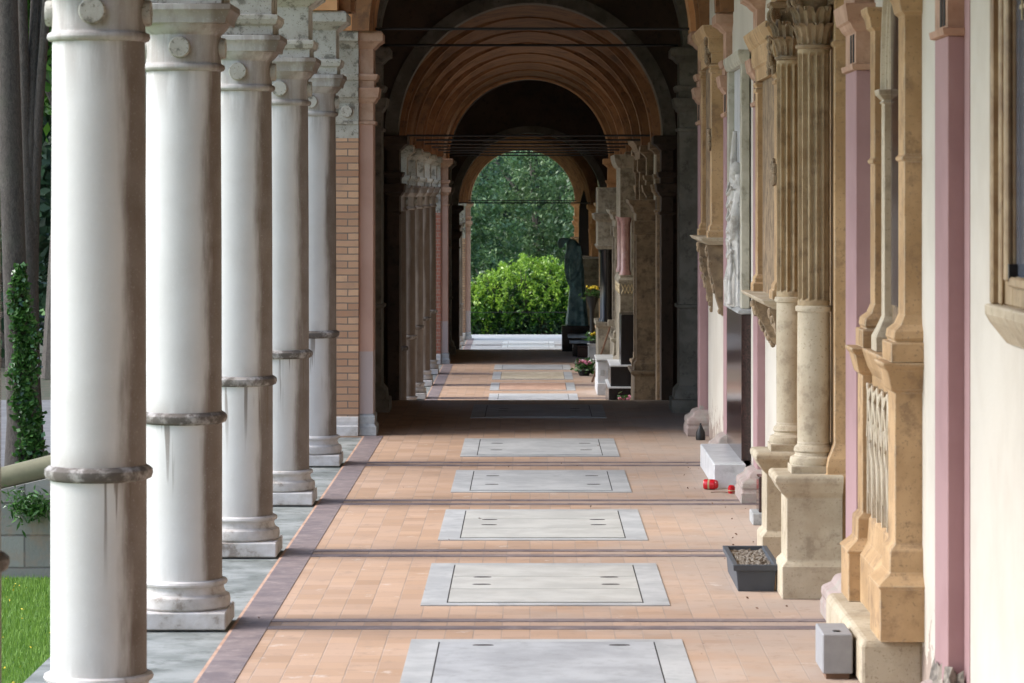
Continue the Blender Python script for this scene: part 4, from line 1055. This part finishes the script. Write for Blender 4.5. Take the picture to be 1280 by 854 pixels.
def flowers(x,y,z,n,rad,pm,label,pot=True):
    r=empty('potted_flowers',(x,y,z),0,label,'flowers')
    if pot: MB().lathe([(rad*.5,0),(rad*.65,rad*.5),(rad*.7,rad*.52)],n=16).build('pot',M['iron'],r)
    P=np.array([0,0,rad*.9])+rng.normal(size=(n*5,3))*np.array((rad*.5,rad*.5,rad*.3)); leaves_mesh('leaves',M['ivy'],P,.05,r)
    m=MB()
    for k in range(n):
        a=rng.uniform(0,6.28); q=rad*.7*rng.random()**.5; m.ell((q*math.cos(a),q*math.sin(a),rad*(1.2+.3*rng.random())),(.028,.028,.022),7,5)
    m.build('blossoms',M[pm],r)
flowers(1.02,60.7,Z2,24,.19,'petal_p','pink flowering pot on the floor near the leaning pole')
flowers(1.12,61.6,Z2,18,.17,'petal_w','white flowering pot just behind the pink one')
flowers(1.22,63.2,.35,14,.2,'petal_y','bunch of yellow flowers on a tall dark stand')
tag(MB().lathe([(.13,Z2),(.12,Z2+.1),(.05,-.6),(.05,.2),(.1,.35)],1.22,63.2,14).build('flower_stand',M['iron']),'tall dark flower stand left of the black column monument','stand')
flowers(1.23,62.6,-.45,10,.14,'petal_y','low yellow bouquet below the tall flower stand',True)
tag(MB().mould(1.13,1.33,62.45,62.75,[(Z2,.0),(-.5,0),(-.45,.02)]).build('stone_block',M['grey_marble']),'grey stone block carrying the low yellow bouquet','stone block')
flowers(1.5,49.9,Z2,16,.2,'petal_p','pink flower tray half hidden at the foot of the black tomb')
def bench():
    r=empty('stone_bench',(0,0,0),0,'two tier dark stone bench beside the bronze figure','bench')
    MB().box(.80,1.45,68.2,68.9,-.60,-.54).build('upper_slab',M['grey_marble'],r,bev=.005)
    MB().box(.83,1.45,67.7,68.15,-.69,-.64).build('lower_slab',M['grey_marble'],r,bev=.005)
    m=MB(); m.box(.9,1.02,67.8,68.1,Z2,-.69); m.box(.9,1.4,68.3,68.8,Z2,-.6); m.build('support',M['black'],r)
bench()
tag(MB().mould(.99,1.27,67.3,67.65,[(Z2,0),(-.76,0),(-.755,.015),(-.72,.015)]).build('granite_chest',M['granite'],bev=.005),'dark red granite chest in front of the stone bench','chest')
def bronze():
    r=empty('bronze_statue',(1.02,70.3,Z2),0,'green bronze robed figure bowing its head on a black block','statue')
    MB().box(-.33,.30,-.35,.35,0,.56).build('plinth',M['black'],r,bev=.008)
    b=MB(); prof=[(.56,.0,.25,.27),(.70,.0,.235,.25),(1.0,-.0,.20,.22),(1.4,.0,.165,.19),(1.75,-.01,.16,.185),(2.0,-.04,.17,.2),(2.2,-.07,.165,.2),(2.34,-.09,.14,.19),(2.42,-.11,.10,.13),(2.46,-.13,.05,.07)]
    V=[];F=[];n=28
    for z,cx,a,w_ in prof:
        for k in range(n):
            g_=2*math.pi*k/n; q=1+(.07*math.sin(7*g_+z*1.2)+.03*math.sin(12*g_))*(1 if z<1.9 else .3)
            V.append((cx+a*q*math.cos(g_),w_*q*math.sin(g_),z))
    for i in range(len(prof)-1):
        for k in range(n): e=(k+1)%n; F.append((i*n+k,i*n+e,(i+1)*n+e,(i+1)*n+k))
    F+=[tuple(range(n))[::-1],tuple(range((len(prof)-1)*n,len(prof)*n))]
    b.add(V,F,True)
    b.tube([(-.10,0,2.36),(-.19,-.02,2.42),(-.27,-.03,2.43),(-.32,-.03,2.40)],[.09,.06,.052,.05],12)      # bowed neck
    b.ell((-.345,-.04,2.36),(.082,.075,.105)); b.ell((-.315,-.03,2.41),(.08,.085,.075)); b.ell((-.405,-.045,2.33),(.02,.018,.03)); b.ell((-.37,-.045,2.28),(.04,.035,.035))
    b.tube([(-.13,-.15,2.32),(-.21,-.2,2.05),(-.23,-.2,1.8),(-.2,-.2,1.58),(-.16,-.19,1.45)],[.07,.062,.052,.042,.03],12)
    b.tube([(.02,-.16,2.3),(.06,-.21,2.05),(.03,-.24,1.8),(-.06,-.23,1.62),(-.13,-.2,1.52)],[.07,.06,.05,.04,.03],12)
    for k in range(4): b.tube([(-.16+.02*k,-.2,1.47),(-.165+.022*k,-.205,1.40),(-.155+.02*k,-.2,1.345)],.011,6)
    o=b.build('figure',M['bronze'],r,sharp=False); rm=o.modifiers.new('remesh','REMESH'); rm.mode='VOXEL'; rm.voxel_size=.011; rm.use_smooth_shade=True
    sm_=o.modifiers.new('smooth','SMOOTH'); sm_.iterations=4
bronze()
aed(63.0,64.5,1.38,1.75,Z2,2.3,'ochre','ochre aedicule beside the entrance of the second pavilion',.8)
aed(56.5,58.8,1.5,1.8,Z2,2.2,'dim_stone','pale slender wall monument behind the pale lattice one',.9)
# last stretch
aed(73,76,1.15,1.6,-2*DROP,1.0,'dim_stone','far pale monument right behind the bronze figure',.9)
r_=empty('obelisk',(1.3,78,-2*DROP),0,'dark pointed obelisk seen right of the tree filled arch','obelisk')
MB().mould(-.2,.2,-.2,.2,[(0,.06),(.9,.06),(1,0)]).build('pedestal',M['dim_stone'],r_)
MB().mould(-.16,.16,-.16,.16,[(1,0),(4.1,-.05),(4.5,-.15)]).build('spire',M['black'],r_)
aed(84,87,1.2,1.6,-2*DROP,1.3,'ochre','far ochre monument in the last stretch',.9)
